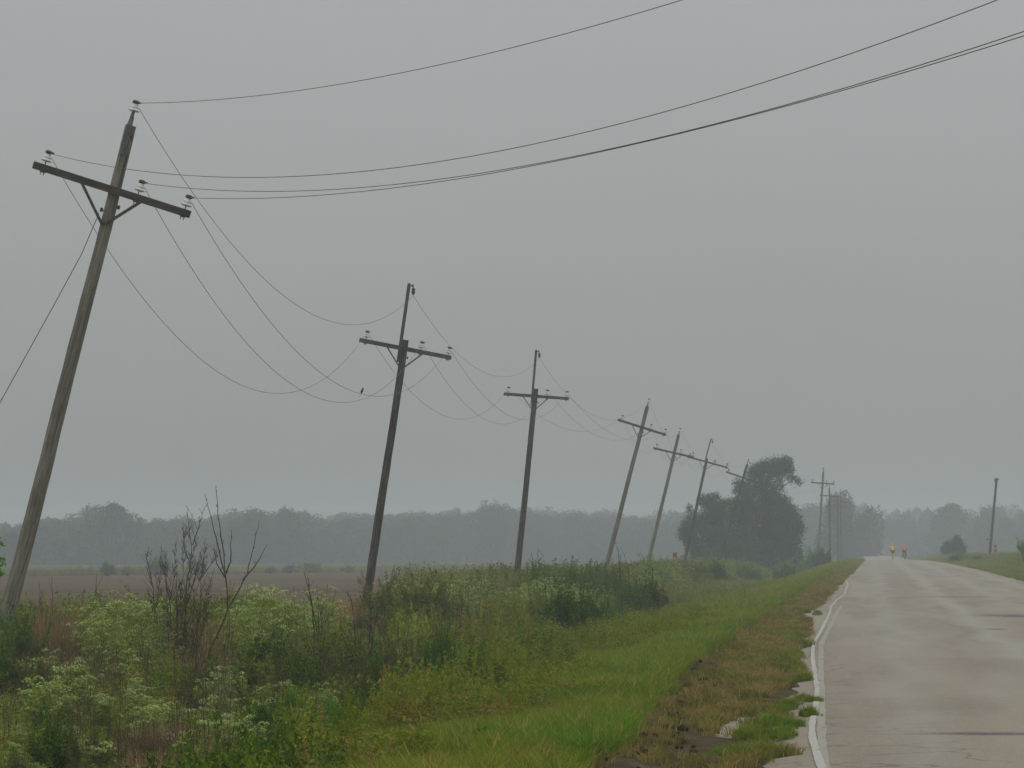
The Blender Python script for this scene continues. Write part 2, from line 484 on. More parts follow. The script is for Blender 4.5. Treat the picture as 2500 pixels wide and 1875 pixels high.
def poly_sheet(name, a_of_Y, b_of_Y, y0, y1, ny, nx, z, mat, bumpy=.0):
    ys_ = np.linspace(y0, y1, ny); V = []
    for Y in ys_:
        for t in np.linspace(0, 1, nx):
            x = a_of_Y(Y) * (1 - t) + b_of_Y(Y) * t
            V.append((x, Y, z + bumpy * (hnoise(x, Y, .9, 3) - .5)))
    i = np.arange(ny - 1)[:, None] * nx; j = np.arange(nx - 1)[None]
    Q = np.stack([i + j, i + j + 1, i + nx + j + 1, i + nx + j], -1).reshape(-1, 4)
    return mesh_np(name, V, [Q], mat, None, True)
struct('ploughed_field', poly_sheet('ploughed_field', lambda Y: min(fx_edge(Y), -19) if Y > 60 else -150, lambda Y: -18.6 + .3 * math.sin(Y * .21), 25, 570, 260, 60, .07, M['plough'], .04))
m, n, l, b = new_mat('far_meadow_grass')
pos = geo_pos(n)
n1 = noise(n, l, pos, .05, 6, .6, (.4, 1, 1)); n2 = noise(n, l, pos, .6, 4)
c = ramp(n, l, n1, [(.35, (.05, .072, .025)), (.5, (.075, .09, .035)), (.65, (.095, .095, .045))])
c = mixc(n, l, mth(n, l, 'MULTIPLY', n2, .5), c, (.045, .065, .02))
l.new(c, b.inputs["Base Color"]); b.inputs["Roughness"].default_value = 1; b.inputs["Specular IOR Level"].default_value = 0
M['meadow'] = m
struct('far_meadow', poly_sheet('far_meadow', lambda Y: -420, lambda Y: min(fx_edge(Y), -19) - .5, 120, 1000, 60, 30, .15, M['meadow'], .1))
struct('far_meadow', poly_sheet('far_meadow', lambda Y: 62, lambda Y: 420, 60, 1000, 30, 20, .12, M['meadow'], .1))

# ------------------------------------------------------------------ road
m, n, l, b = new_mat('worn_pavement')
pos = geo_pos(n)
fine = noise(n, l, pos, 45, 5, .7)
mid = noise(n, l, pos, .8, 6, .65, (1, .10, 1))
big = noise(n, l, pos, .16, 4, .6, (2.6, .12, 1), (5, 2, 0))
cross = noise(n, l, pos, 1.0, 4, .55, (.12, .9, 1), (0, 9, 0))
c = ramp(n, l, mid, [(.3, (.232, .194, .150)), (.5, (.300, .256, .202)), (.7, (.340, .300, .240))])
c = mixc(n, l, mth(n, l, 'MULTIPLY', mth(n, l, 'SUBTRACT', big, .5), 3.5, True), c, (.245, .190, .150))
c = mixc(n, l, mth(n, l, 'MULTIPLY', mth(n, l, 'SUBTRACT', cross, .62), .6, True), c, (.175, .155, .122))
sx = n.new("ShaderNodeSeparateXYZ"); l.new(pos, sx.inputs[0])
wob = mth(n, l, 'MULTIPLY', mth(n, l, 'SUBTRACT', noise(n, l, pos, .12, 2), .5), 1.6)
xw = mth(n, l, 'ADD', sx.outputs[0], wob)
for tx, amt in ((.5, .55), (2.6, .9), (4.6, .6), (6.6, .7)):                     # worn, paler wheel tracks
    d = mth(n, l, 'ABSOLUTE', mth(n, l, 'SUBTRACT', xw, tx))
    f = mth(n, l, 'MULTIPLY', mth(n, l, 'SUBTRACT', 1.0, mth(n, l, 'DIVIDE', d, .5), True), amt)
    c = mixc(n, l, f, c, (.355, .335, .275))
def stain(c, x0, y0, rx, ry, col, amt):
    a = mth(n, l, 'DIVIDE', mth(n, l, 'SUBTRACT', sx.outputs[0], x0), rx)
    d = mth(n, l, 'DIVIDE', mth(n, l, 'SUBTRACT', sx.outputs[1], y0), ry)
    r = mth(n, l, 'SQRT', mth(n, l, 'ADD', mth(n, l, 'MULTIPLY', a, a), mth(n, l, 'MULTIPLY', d, d)))
    r = mth(n, l, 'ADD', r, mth(n, l, 'MULTIPLY', mth(n, l, 'SUBTRACT', noise(n, l, pos, 2.2, 3), .5), 1.3))
    f = mth(n, l, 'MULTIPLY', mth(n, l, 'SUBTRACT', 1.0, r, True), amt)
    return mixc(n, l, f, c, col)
c = stain(c, 1.3, 30.6, 1.35, .35, (.10, .095, .09), 1.3)                           # tar seam and dark patches
c = stain(c, 3.9, 87, 1.6, 3.2, (.115, .11, .098), 1.3)
c = stain(c, 2.75, 72, .35, 1.2, (.14, .12, .10), 1.2)
c = stain(c, 3.2, 118, 1.8, 3.5, (.19, .15, .12), 1.0)
c = stain(c, .9, 36.5, .8, 2.6, (.225, .19, .155), .7)
c = stain(c, 1.7, 49, .9, 5, (.225, .19, .15), .7)
c = mixc(n, l, mth(n, l, 'MULTIPLY', mth(n, l, 'SUBTRACT', fine, .48), 3.2, True), c, (.13, .115, .098))
grit2 = noise(n, l, pos, 14, 6, .8)
c = mixc(n, l, mth(n, l, 'MULTIPLY', mth(n, l, 'SUBTRACT', grit2, .52), 4.5, True), c, (.36, .335, .285))
vor = n.new("ShaderNodeTexVoronoi"); vor.feature = 'DISTANCE_TO_EDGE'; vor.inputs["Scale"].default_value = .55
vw = n.new("ShaderNodeVectorMath"); vw.operation = 'MULTIPLY_ADD'; vw.inputs[1].default_value = (.9, .9, .9)
nv = n.new("ShaderNodeTexNoise"); nv.inputs["Scale"].default_value = 1.2; nv.inputs["Detail"].default_value = 5
l.new(pos, nv.inputs["Vector"]); l.new(nv.outputs["Color"], vw.inputs[0]); l.new(pos, vw.inputs[2]); l.new(vw.outputs[0], vor.inputs["Vector"])
ck = mth(n, l, 'MULTIPLY', mth(n, l, 'LESS_THAN', vor.outputs["Distance"], .012), mth(n, l, 'MULTIPLY', mth(n, l, 'SUBTRACT', big, .46), 8.0, True))
c = mixc(n, l, mth(n, l, 'MULTIPLY', ck, .55), c, (.11, .10, .085))
l.new(c, b.inputs["Base Color"]); b.inputs["Roughness"].default_value = .9; b.inputs["Specular IOR Level"].default_value = .15
bump(n, l, b, fine, .5, .01)
M['road'] = m
ysr = np.unique(np.concatenate([np.linspace(-60, 20, 12), np.linspace(20, 110, 500), np.linspace(110, 350, 340), np.linspace(350, 760, 80)]))
def road_surf(X, Y):
    le, re = left_edge(Y), right_edge(Y)
    mid_ = (le + re) / 2; hw = (re - le) / 2
    crown = .05 * (1 - np.clip(np.abs(X - mid_) / hw, 0, 1.2) ** 2)
    return road_z(Y) + crown + .018 * (hnoise(X, Y, .5, 9) - .5)
nX = 26
V = []
for Y in ysr:
    jl = .30 * (hnoise(Y, 0, .9, 11) - .5) + .22 * (hnoise(Y, 0, 2.7, 12) - .5)
    jr = .30 * (hnoise(Y, 7, .5, 13) - .5) + .18 * (hnoise(Y, 3, 1.7, 14) - .5)
    a, b_ = left_edge(Y) + jl, right_edge(Y) + jr
    x = np.linspace(a, b_, nX)
    z = road_surf(x, np.full(nX, Y)) + .012
    z[0] -= .04; z[-1] -= .04
    V.append(np.stack([x, np.full(nX, Y), z], -1))
V = np.concatenate(V)
i = np.arange(len(ysr) - 1)[:, None] * nX; j = np.arange(nX - 1)[None]
struct('road', mesh_np('road', V, [np.stack([i + j, i + j + 1, i + nX + j + 1, i + nX + j], -1).reshape(-1, 4)], M['road'], None, True))

# painted edge lines: the fresh one wanders, the older straighter one shows beside it
def road_hit(px, py):
    Y = np.linspace(22, 345, 6000)
    d = Fv + Rv * (px - CX) / F_PX - Uv * (py - CY) / F_PX
    X = d[0] * Y / d[1]; z = 2.3 + d[2] * Y / d[1]
    k = np.argmax(z < road_surf(X, Y) + .012)
    return X[k], Y[k]
def paint_mat(name, col, worn, thr):
    m, n, l, b = new_mat(name)
    pos = geo_pos(n)
    a = noise(n, l, pos, 5, 7, .75, (1, .45, 1))
    f = mth(n, l, 'MULTIPLY', mth(n, l, 'SUBTRACT', a, thr), 6.0, True)
    l.new(mixc(n, l, noise(n, l, pos, 25, 4, .7), col, worn), b.inputs["Base Color"]); b.inputs["Roughness"].default_value = .85
    b.inputs["Specular IOR Level"].default_value = .1
    tr = n.new("ShaderNodeBsdfTransparent"); mx = n.new("ShaderNodeMixShader")
    l.new(f, mx.inputs[0]); l.new(b.outputs[0], mx.inputs[1]); l.new(tr.outputs[0], mx.inputs[2])
    l.new(mx.outputs[0], n["Material Output"].inputs["Surface"])
    return m
M['paint'] = paint_mat('white_road_paint', (.50, .51, .45), (.36, .35, .30), .56)
M['old_paint'] = paint_mat('faded_road_paint', (.355, .345, .295), (.31, .285, .235), .56)
def ribbon(name, pts, width, mat, dz, seed, y_to=None):
    xy = np.array([road_hit(*p) for p in pts])
    xy = xy[np.argsort(xy[:, 1])]
    y = np.arange(xy[0, 1], xy[-1, 1], .22)
    x = np.interp(y, xy[:, 1], xy[:, 0])
    k = np.hanning(7); k /= k.sum()
    x = np.convolve(np.pad(x, 3, mode='edge'), k, mode='valid')
    w = width * (1 + .35 * (hnoise(y, 0, 1.1, seed) - .5) + .25 * (hnoise(y, 5, 4, seed) - .5)) / 2
    V = []
    for s_ in (-1, -.33, .33, 1):
        xx = x + s_ * w
        V.append(np.stack([xx, y, road_surf(xx, y) + .012 + dz], -1))
    V = np.stack(V, 1).reshape(-1, 3)
    i = np.arange(len(y) - 1)[:, None] * 4; j = np.arange(3)[None]
    return struct(name, mesh_np(name, V, [np.stack([i + j, i + j + 1, i + 5 + j, i + 4 + j], -1).reshape(-1, 4)], mat, None, True))
line = [(2016, 1900), (2004, 1871), (1992, 1834), (1983, 1803), (1982, 1771), (1988, 1744), (1993, 1712), (1995, 1681), (1989, 1645), (1984, 1608),
        (1985, 1581), (1992, 1562), (2003, 1544), (2015, 1519), (2026, 1497), (2029, 1481), (2042, 1466), (2062, 1451), (2066, 1438), (2070, 1428), (2064, 1413), (2074, 1397), (2090, 1381), (2104, 1371)]
old = [(2024, 1900), (2012, 1871), (2007, 1820), (2005, 1760), (2005, 1709), (2004, 1640), (2005, 1573), (2016, 1550), (2030, 1525), (2044, 1495), (2054, 1478)]
ribbon('road_marking', old, .085, M['old_paint'], .004, 31)
ribbon('road_marking', line, .066, M['paint'], .009, 33)

# ------------------------------------------------------------------ instanced stuff (geometry nodes)
TPL = bpy.data.collections.new("plant_templates")
def tpl_collection(name, meshes):
    c = bpy.data.collections.new(name)
    for k, me in enumerate(meshes):
        o = bpy.data.objects.new("%s_%02d" % (name, k), me); c.objects.link(o)
    return c
def scatter(name, coll, pts, rotz, scl, idx, tilt=None):
    n_ = len(pts)
    me = bpy.data.meshes.new(name)
    me.vertices.add(n_); me.vertices.foreach_set("co", np.asarray(pts, np.float32).ravel())
    rot = np.zeros((n_, 3), np.float32); rot[:, 2] = rotz
    if tilt is not None: rot[:, 0] = tilt[:, 0]; rot[:, 1] = tilt[:, 1]
    scl = np.asarray(scl, np.float32)
    if scl.ndim == 1: scl = np.repeat(scl[:, None], 3, 1)
    a = me.attributes.new("rot", 'FLOAT_VECTOR', 'POINT'); a.data.foreach_set("vector", rot.ravel())
    a = me.attributes.new("scl", 'FLOAT_VECTOR', 'POINT'); a.data.foreach_set("vector", scl.ravel())
    a = me.attributes.new("idx", 'INT', 'POINT'); a.data.foreach_set("value", np.asarray(idx, np.int32))
    o = link(name, me)
    ng = bpy.data.node_groups.new(name + "_nodes", 'GeometryNodeTree')
    ng.interface.new_socket("Geometry", in_out='INPUT', socket_type='NodeSocketGeometry')
    ng.interface.new_socket("Geometry", in_out='OUTPUT', socket_type='NodeSocketGeometry')
    N, L = ng.nodes, ng.links
    gi, go = N.new("NodeGroupInput"), N.new("NodeGroupOutput")
    iop = N.new("GeometryNodeInstanceOnPoints")
    ci = N.new("GeometryNodeCollectionInfo")
    ci.inputs["Collection"].default_value = coll
    ci.inputs["Separate Children"].default_value = True
    ci.inputs["Reset Children"].default_value = True
    def attr(nm, ty):
        q = N.new("GeometryNodeInputNamedAttribute"); q.data_type = ty; q.inputs["Name"].default_value = nm
        return q.outputs["Attribute"]
    L.new(gi.outputs[0], iop.inputs["Points"]); L.new(ci.outputs[0], iop.inputs["Instance"])
    iop.inputs["Pick Instance"].default_value = True
    L.new(attr("idx", 'INT'), iop.inputs["Instance Index"])
    L.new(attr("rot", 'FLOAT_VECTOR'), iop.inputs["Rotation"])
    L.new(attr("scl", 'FLOAT_VECTOR'), iop.inputs["Scale"])
    L.new(iop.outputs[0], go.inputs[0])
    md = o.modifiers.new("scatter", 'NODES'); md.node_group = ng
    return o

# ------------------------------------------------------------------ plant builders
def blades(mb, n_, h, w, spread, lean, rng, hv=.4, base=None, curl=.35):
    """tapering bent grass blades, two faces each"""
    a = rng.uniform(0, 2 * pi, n_); r = spread * np.sqrt(rng.uniform(0, 1, n_))
    B = np.stack([r * np.cos(a), r * np.sin(a), np.zeros(n_)], -1)
    if base is not None: B += base
    hh = h * (1 - hv * rng.uniform(0, 1, n_))
    la = a + rng.normal(0, .9, n_); ll = lean * rng.uniform(.1, 1, n_) * hh
    D = np.stack([np.cos(la), np.sin(la), np.zeros(n_)], -1)
    fa = rng.uniform(0, pi, n_)
    W = np.stack([np.cos(fa), np.sin(fa), np.zeros(n_)], -1) * (w * rng.uniform(.6, 1.2, n_) / 2)[:, None]
    z = np.zeros((n_, 3)); z[:, 2] = 1
    mid_ = B + D * (ll * .35)[:, None] + z * (hh * .6)[:, None]
    tip = B + D * (ll * (1 + curl))[:, None] + z * (hh * (1 - .25 * lean * rng.uniform(0, 1, n_)))[:, None]
    Vv = np.stack([B - W, B + W, mid_ + W * .8, mid_ - W * .8, tip], 1)
    k = np.arange(n_)[:, None] * 5
    mb.add(Vv.reshape(-1, 3), k + np.array([[0, 1, 2, 3]]), k + np.array([[3, 2, 4]]))
def leaves(mb, C, size, rng, flat=.5, asp=.55, outward=None):
    """one kite-shaped quad per leaf"""
    n_ = len(C)
    size = np.broadcast_to(size, (n_,)) * rng.uniform(.6, 1.3, n_)
    nrm = rng.normal(0, 1, (n_, 3)); nrm[:, 2] = np.abs(nrm[:, 2]) + flat * 1.5
    if outward is not None: nrm += outward * 1.2
    nrm /= np.linalg.norm(nrm, axis=1)[:, None]
    d = rng.normal(0, 1, (n_, 3)); d -= nrm * np.sum(d * nrm, 1)[:, None]; d /= np.linalg.norm(d, axis=1)[:, None]
    s_ = np.cross(nrm, d)
    L = size[:, None] / 2
    V = np.stack([C - d * L, C + s_ * L * asp - d * L * .1, C + d * L, C - s_ * L * asp - d * L * .1], 1)
    mb.quads(V)

def hemlock_meshes(seed, h=1.5, nst=4):
    rng = np.random.default_rng(seed)
    st, lf, um = MB(), MB(), MB()
    for k in range(nst):
        a = rng.uniform(0, 2 * pi); hh = h * rng.uniform(.7, 1)
        tip = np.array([math.cos(a), math.sin(a), 0]) * rng.uniform(.08, .3) * h / 1.5 + [0, 0, hh]
        b0 = np.array([math.cos(a), math.sin(a), 0]) * .05
        ts = np.linspace(0, 1, 5)[:, None]
        pts = b0 * (1 - ts) + tip * ts; pts[:, :2] += rng.normal(0, .015, (5, 2))
        st.tube(pts, np.linspace(.014, .005, 5), 4, False)
        def umbel(c, r):
            m_ = int(16 + 260 * r)
            aa = rng.uniform(0, 2 * pi, m_); rr = r * np.sqrt(rng.uniform(0, 1, m_))
            C = c + np.stack([rr * np.cos(aa), rr * np.sin(aa), -rr * rr / r * .7 + rng.normal(0, .006, m_)], -1)
            leaves(um, C, .026, rng, 2.2, .9)
        umbel(tip, rng.uniform(.06, .1))
        for q in range(rng.integers(4, 7)):
            t = rng.uniform(.35, .95); p = b0 * (1 - t) + tip * t
            aa = rng.uniform(0, 2 * pi); L = rng.uniform(.15, .38) * (1.25 - t * .5) * h / 1.5 * 1.1
            e_ = p + np.array([math.cos(aa) * L, math.sin(aa) * L, L * rng.uniform(.5, 1.1)])
            st.tube([p, (p + e_) / 2 + [0, 0, -.02], e_], [.006, .005, .003], 3, False)
            umbel(e_, rng.uniform(.035, .075))
            # ferny leaf below the branch
            m_ = 70
            tt = rng.uniform(.1, 1.15, m_)
            aa2 = aa + rng.normal(0, .5)
            dirv = np.array([math.cos(aa2), math.sin(aa2), .25])
            side = np.array([-math.sin(aa2), math.cos(aa2), 0])
            C = p + dirv * (tt * L * 1.3)[:, None] + side * (rng.normal(0, 1, m_) * .11 * (1.3 - tt) * (h / 1.5 + .3))[:, None]
            C[:, 2] += -.12 * tt ** 2 + rng.normal(0, .02, m_) - .05
            leaves(lf, C, .045, rng, .8, .5)
        m_ = 60
        tt = rng.uniform(.05, .6, m_)
        C = b0 + (tip - b0) * tt[:, None] + rng.normal(0, 1, (m_, 3)) * [.15, .15, .05]
        C[:, 2] = np.maximum(C[:, 2], .03)
        leaves(lf, C, .06, rng, .8, .5)
    V = np.vstack(st.v + lf.v)
    return st, lf, um

def shrub_meshes(seed, w=1.6, h=1.2, n_leaf=3200, size=.05, lobes=9, gap=.25):
    rng = np.random.default_rng(seed)
    br, lf = MB(), MB()
    cs = []
    for k in range(lobes):
        a = rng.uniform(0, 2 * pi); r = w / 2 * rng.uniform(.05, 1.0)
        c = np.array([r * math.cos(a), r * math.sin(a), h * rng.uniform(.18, .85) * (1 - .45 * (2 * r / w) ** 2)])
        cs.append((c, rng.uniform(.09, .24) * w * .62))
        mid_ = c * [.35, .35, .5] + rng.normal(0, .05, 3)
        br.tube([[0, 0, -.05], mid_, c, c + rng.normal(0, .3, 3) * .2 + [0, 0, .2]], [.018, .012, .007, .003], 4, False)
    for k in range(lobes * 2):                       # shoots standing clear of the mass
        c, rr = cs[k % lobes]
        a = rng.uniform(0, 2 * pi); L = rng.uniform(.2, .5) * h
        e_ = c + np.array([math.cos(a) * L * .5, math.sin(a) * L * .5, L])
        br.tube([c, (c + e_) / 2 + rng.normal(0, .02, 3), e_], [.006, .004, .002], 3, False)
        m_ = 60; t = rng.uniform(.1, 1.05, m_)
        C = c + (e_ - c) * t[:, None] + rng.normal(0, 1, (m_, 3)) * (.075 * (1.2 - t))[:, None]
        leaves(lf, C, size, rng, .5, .5)
    per = n_leaf // lobes
    for c, rr in cs:
        d = rng.normal(0, 1, (per, 3)); d /= np.linalg.norm(d, axis=1)[:, None]
        rad = rr * rng.uniform(.1, 1.25, per) ** .6 * (1 + .9 * (hnoise(d[:, 0] * 3 + c[0] * 9, d[:, 2] * 3 + c[1] * 9, 1.3, seed) - .4))
        C = c + d * rad[:, None] * [1.1, 1.1, .85]
        keep = hnoise(C[:, 0] * 6 + C[:, 1] * 3, C[:, 2] * 6, 1.4, seed + 3) > gap
        C = C[keep]; d = d[keep]
        C[:, 2] = np.maximum(C[:, 2], .02)
        leaves(lf, C, size, rng, .6, .6, d)
    return br, lf

# templates for the undergrowth
rng = np.random.default_rng(7)
def T(fn, mat, name):
    mb = MB(); fn(mb); return mb.mesh(name, mat)
grass_t, dry_t, weed_t, mix_t = [], [], [], []
for k in range(6):
    r_ = np.random.default_rng(100 + k)
    grass_t.append(T(lambda mb: blades(mb, 46, .30, .011, .11, .55, r_, .55), M['grass'], 'grass_tuft'))
    dry_t.append(T(lambda mb: blades(mb, 40, .17, .009, .10, .8, r_, .6), M['shoulder_grass'], 'dry_tuft'))
def weedA(mb, r_):        # leafy upright weed
    for q in range(6):
        b0 = np.array([r_.uniform(-.12, .12), r_.uniform(-.12, .12), 0]); tp = b0 + [r_.normal(0, .07), r_.normal(0, .07), r_.uniform(.35, .62)]
        t = r_.uniform(.1, 1.0, 34)
        C = b0 + (tp - b0) * t[:, None] + r_.normal(0, 1, (34, 3)) * [.055, .055, .02] * (1.25 - t)[:, None]
        leaves(mb, C, .06, r_, .2, .35)
def weedB(mb, r_):        # broad low leaves
    m_ = 120; a = r_.uniform(0, 2 * pi, m_); rr = .26 * np.sqrt(r_.uniform(0, 1, m_))
    C = np.stack([rr * np.cos(a), rr * np.sin(a), r_.uniform(.05, .36, m_) * (1.1 - rr)], -1)
    leaves(mb, C, .075, r_, .8, .6)
for k in range(5):
    r_ = np.random.default_rng(200 + k)
    mix_t.append(T(lambda mb: weedA(mb, r_), M['weed'], 'weed_tuft'))
for k in range(3):
    r_ = np.random.default_rng(220 + k)
    mix_t.append(T(lambda mb: weedB(mb, r_), M['weed'], 'weed_tuft'))
for k in range(3):
    r_ = np.random.default_rng(230 + k)
    mix_t.append(T(lambda mb: weedA(mb, r_), M['lime_weed'], 'weed_tuft'))
for k in range(3):
    r_ = np.random.default_rng(240 + k)
    mix_t.append(T(lambda mb: (blades(mb, 60, .55, .010, .16, .5, r_, .5)), M['dry_grass'], 'weed_tuft'))
for k in range(2):
    r_ = np.random.default_rng(250 + k)
    mix_t.append(T(lambda mb: (blades(mb, 70, .5, .012, .18, .5, r_, .5)), M['grass'], 'weed_tuft'))
for k in range(3):
    r_ = np.random.default_rng(260 + k)
    mix_t.append(T(lambda mb: (weedB(mb, r_), weedA(mb, r_)), M['shrub_dark'], 'weed_tuft'))
for k in range(2):
    r_ = np.random.default_rng(270 + k)
    mix_t.append(T(lambda mb: weedA(mb, r_), M['hemlock_leaf'], 'weed_tuft'))
# idx: 0-4 leafy, 5-7 broad, 8-10 lime, 11-13 dry, 14-15 green grass
C_GRASS = tpl_collection("grass_tufts", grass_t)
C_DRY = tpl_collection("dry_tufts", dry_t)
C_MIX = tpl_collection("weed_tufts", mix_t)

def veg_bound(Y): return np.interp(Y, [24, 40, 71, 119, 200], [-4.3, -5.0, -6.7, -9.0, -10.6]) + .9 * (hnoise(Y, 2, .22, 51) - .5) + .5 * (hnoise(Y, 2, .9, 50) - .5)   # where the mown strip ends and the thicket begins
def area_pts(rng, y0, y1, xa, xb, dens):
    """random points, density dens(Y) per square metre"""
    out = []
    for Y0 in np.arange(y0, y1, 5.0):
        A, B = float(xa(Y0 + 2.5)), float(xb(Y0 + 2.5))
        k = rng.poisson(abs(B - A) * 5 * dens(Y0))
        y = rng.uniform(Y0, Y0 + 5, k); x = rng.uniform(0, 1, k)
        out.append(np.stack([xa(y) * (1 - x) + xb(y) * x, y], -1))
    return np.concatenate(out)

# mown green strip
rng = np.random.default_rng(11)
p = area_pts(rng, 22, 350, lambda Y: veg_bound(Y) - .8, dry_edge,
             lambda Y: np.interp(Y, [26, 60, 120, 350], [95, 75, 36, 14]))
inv = (hnoise(p[:, 0], p[:, 1], .9, 21) * .7 + hnoise(p[:, 0], p[:, 1], 3.1, 22) * .3)
bare = (((p[:, 0] - xat(1350, 44)) / .45) ** 2 + ((p[:, 1] - 46) / 2.2) ** 2 < .6) | (((p[:, 0] - xat(1420, 52)) / .35) ** 2 + ((p[:, 1] - 52) / 2.2) ** 2 < .7)
keep = ~bare & (rng.uniform(0, 1, len(p)) < .30 + inv) & (p[:, 0] < dry_edge(p[:, 1]) - .25 * hnoise(p[:, 1], 0, .8, 45))
p = p[keep]; inv = inv[keep]
ln = hnoise(p[:, 0], p[:, 1], .35, 25)
scl = (.55 + .6 * ln + .35 * rng.uniform(0, 1, len(p))) * np.interp(p[:, 1], [26, 100, 350], [.95, 1.15, 1.9])
scl = np.stack([scl * 1.05, scl * 1.05, scl * np.interp(p[:, 1], [26, 100, 350], [.95, .95, .6])], -1)
o = scatter('verge_grass', C_GRASS, np.column_stack([p, terrain(p[:, 0], p[:, 1]) - .01]), rng.uniform(0, 2 * pi, len(p)), scl, rng.integers(0, 6, len(p)))
tag(o, 'short green grass covering the sloping verge left of the road', 'grass', kind='stuff')

# low herbs and yellow green weeds growing through the verge grass
rng = np.random.default_rng(19)
p = area_pts(rng, 22, 330, lambda Y: veg_bound(Y) - .3, lambda Y: -2.9 + .004 * Y, lambda Y: np.interp(Y, [24, 60, 120, 330], [20, 13, 7, 2.5]))
nn = hnoise(p[:, 0], p[:, 1] * .6, .5, 71) * .6 + hnoise(p[:, 0], p[:, 1], 1.7, 72) * .4
fr = (p[:, 0] - veg_bound(p[:, 1])) / (-2.9 - veg_bound(p[:, 1]))
keep = nn > .38 + .42 * fr
p, nn, fr = p[keep], nn[keep], fr[keep]
o = scatter('verge_herbs', C_MIX, np.column_stack([p, terrain(p[:, 0], p[:, 1]) - .02]), rng.uniform(0, 2 * pi, len(p)),
            np.stack([np.interp(p[:, 1], [24, 120, 330], [.8, 1.2, 2])] * 2 + [rng.uniform(.35, 1.15, len(p)) * (1.2 - .65 * fr) * (.6 + .8 * nn)], -1),
            np.where((hnoise(p[:, 0], p[:, 1] * .5, 1.1, 83) > .66) & (fr < .35), rng.integers(16, 19, len(p)), np.where(rng.uniform(0, 1, len(p)) < .45, rng.integers(8, 11, len(p)), rng.integers(0, 8, len(p)))))
tag(o, 'low yellow green herbs growing through the verge grass', 'herbs', kind='stuff')

# dry shoulder grass with green tufts creeping over the pavement edge
rng = np.random.default_rng(12)
p = area_pts(rng, 22, 350, lambda Y: dry_edge(Y) - .15, lambda Y: left_edge(Y) + .35, lambda Y: np.interp(Y, [26, 60, 120, 350], [120, 95, 45, 18]))
edge = (p[:, 0] - left_edge(p[:, 1])) 
cl = hnoise(p[:, 0], p[:, 1], 1.4, 41) * .65 + hnoise(p[:, 0], p[:, 1], 4.2, 42) * .35
thr = np.interp(edge, [-1.0, -.5, -.1, .25, .4], [.25, .38, .52, .66, .8])
din = p[:, 0] - dry_edge(p[:, 1])
mud = (din < (.15 + .5 * hnoise(p[:, 1], 0, .35, 44)) * np.interp(p[:, 1], [30, 60, 90], [1.6, 1.1, .3])) & (rng.uniform(0, 1, len(p)) < .9)
spot = ((p[:, 0] + 1.33) / .15) ** 2 + ((p[:, 1] - 32.3) / 1.9) ** 2 < .55 + .7 * hnoise(p[:, 0], p[:, 1], 3.3, 47)
keep = (cl > thr) & ~mud & ~spot
p = p[keep]
s_ = rng.uniform(.5, 1.15, len(p)) * np.interp(p[:, 1], [26, 100, 350], [.9, 1.2, 1.9])
o = scatter('shoulder_grass', C_DRY, np.column_stack([p, np.maximum(terrain(p[:, 0], p[:, 1]), np.where(p[:, 0] > left_edge(p[:, 1]) - .15, road_z(p[:, 1]), -9)) - .005]),
            rng.uniform(0, 2 * pi, len(p)), s_, rng.integers(0, 6, len(p)))
tag(o, 'dry tan and olive grass on the crumbling road shoulder', 'grass', kind='stuff')
# green weeds spreading onto the pavement (each patch seen in the photograph)
rng = np.random.default_rng(13)
pc = []; ps = []
for px, py, rx, ry in [(1935, 1600, .16, 1.7), (1950, 1643, .13, .9), (1925, 1660, .10, .5), (1965, 1661, .10, .25), (1958, 1710, .12, .35), (1985, 1714, .10, .12), (1925, 1729, .11, .3),
                       (1900, 1745, .12, .4), (1930, 1775, .14, .4), (1975, 1748, .09, .15), (1905, 1800, .16, .4), (1880, 1840, .2, .4), (1840, 1800, .2, .6),
                       (1880, 1770, .18, .5), (1800, 1845, .22, .4), (1930, 1560, .18, 2.5), (1905, 1620, .15, 1.2), (1870, 1600, .2, 2), (1995, 1500, .1, 1.5)]:
    X0, Y0 = road_hit(px, py)
    k = int(170 * rx / .15 * max(ry, .4))
    q = rng.normal(0, .5, (k, 2)) * [rx, ry]
    q[:, 0] += .35 * q[:, 1] * rng.uniform(-.3, .3)
    x = X0 + q[:, 0]; y = Y0 + q[:, 1]
    ok = hnoise(x, y, 5.5, int(px)) * .6 + hnoise(x, y, 13, 3) * .4 > .38
    pc.append(np.stack([x, y], -1)[ok]); ps.append((.34 * np.exp(-((q[:, 0] / rx) ** 2 + (q[:, 1] / ry) ** 2)) + .12)[ok])
p = np.concatenate(pc)
o = scatter('shoulder_weeds', C_GRASS, np.column_stack([p, np.maximum(road_surf(p[:, 0], p[:, 1]), 0) + .005]), rng.uniform(0, 2 * pi, len(p)),
            np.concatenate(ps) * rng.uniform(.6, 1.3, len(p)), rng.integers(0, 6, len(p)))
tag(o, 'green grassy weeds spreading over the pavement edge beside the white line', 'weeds', kind='stuff')

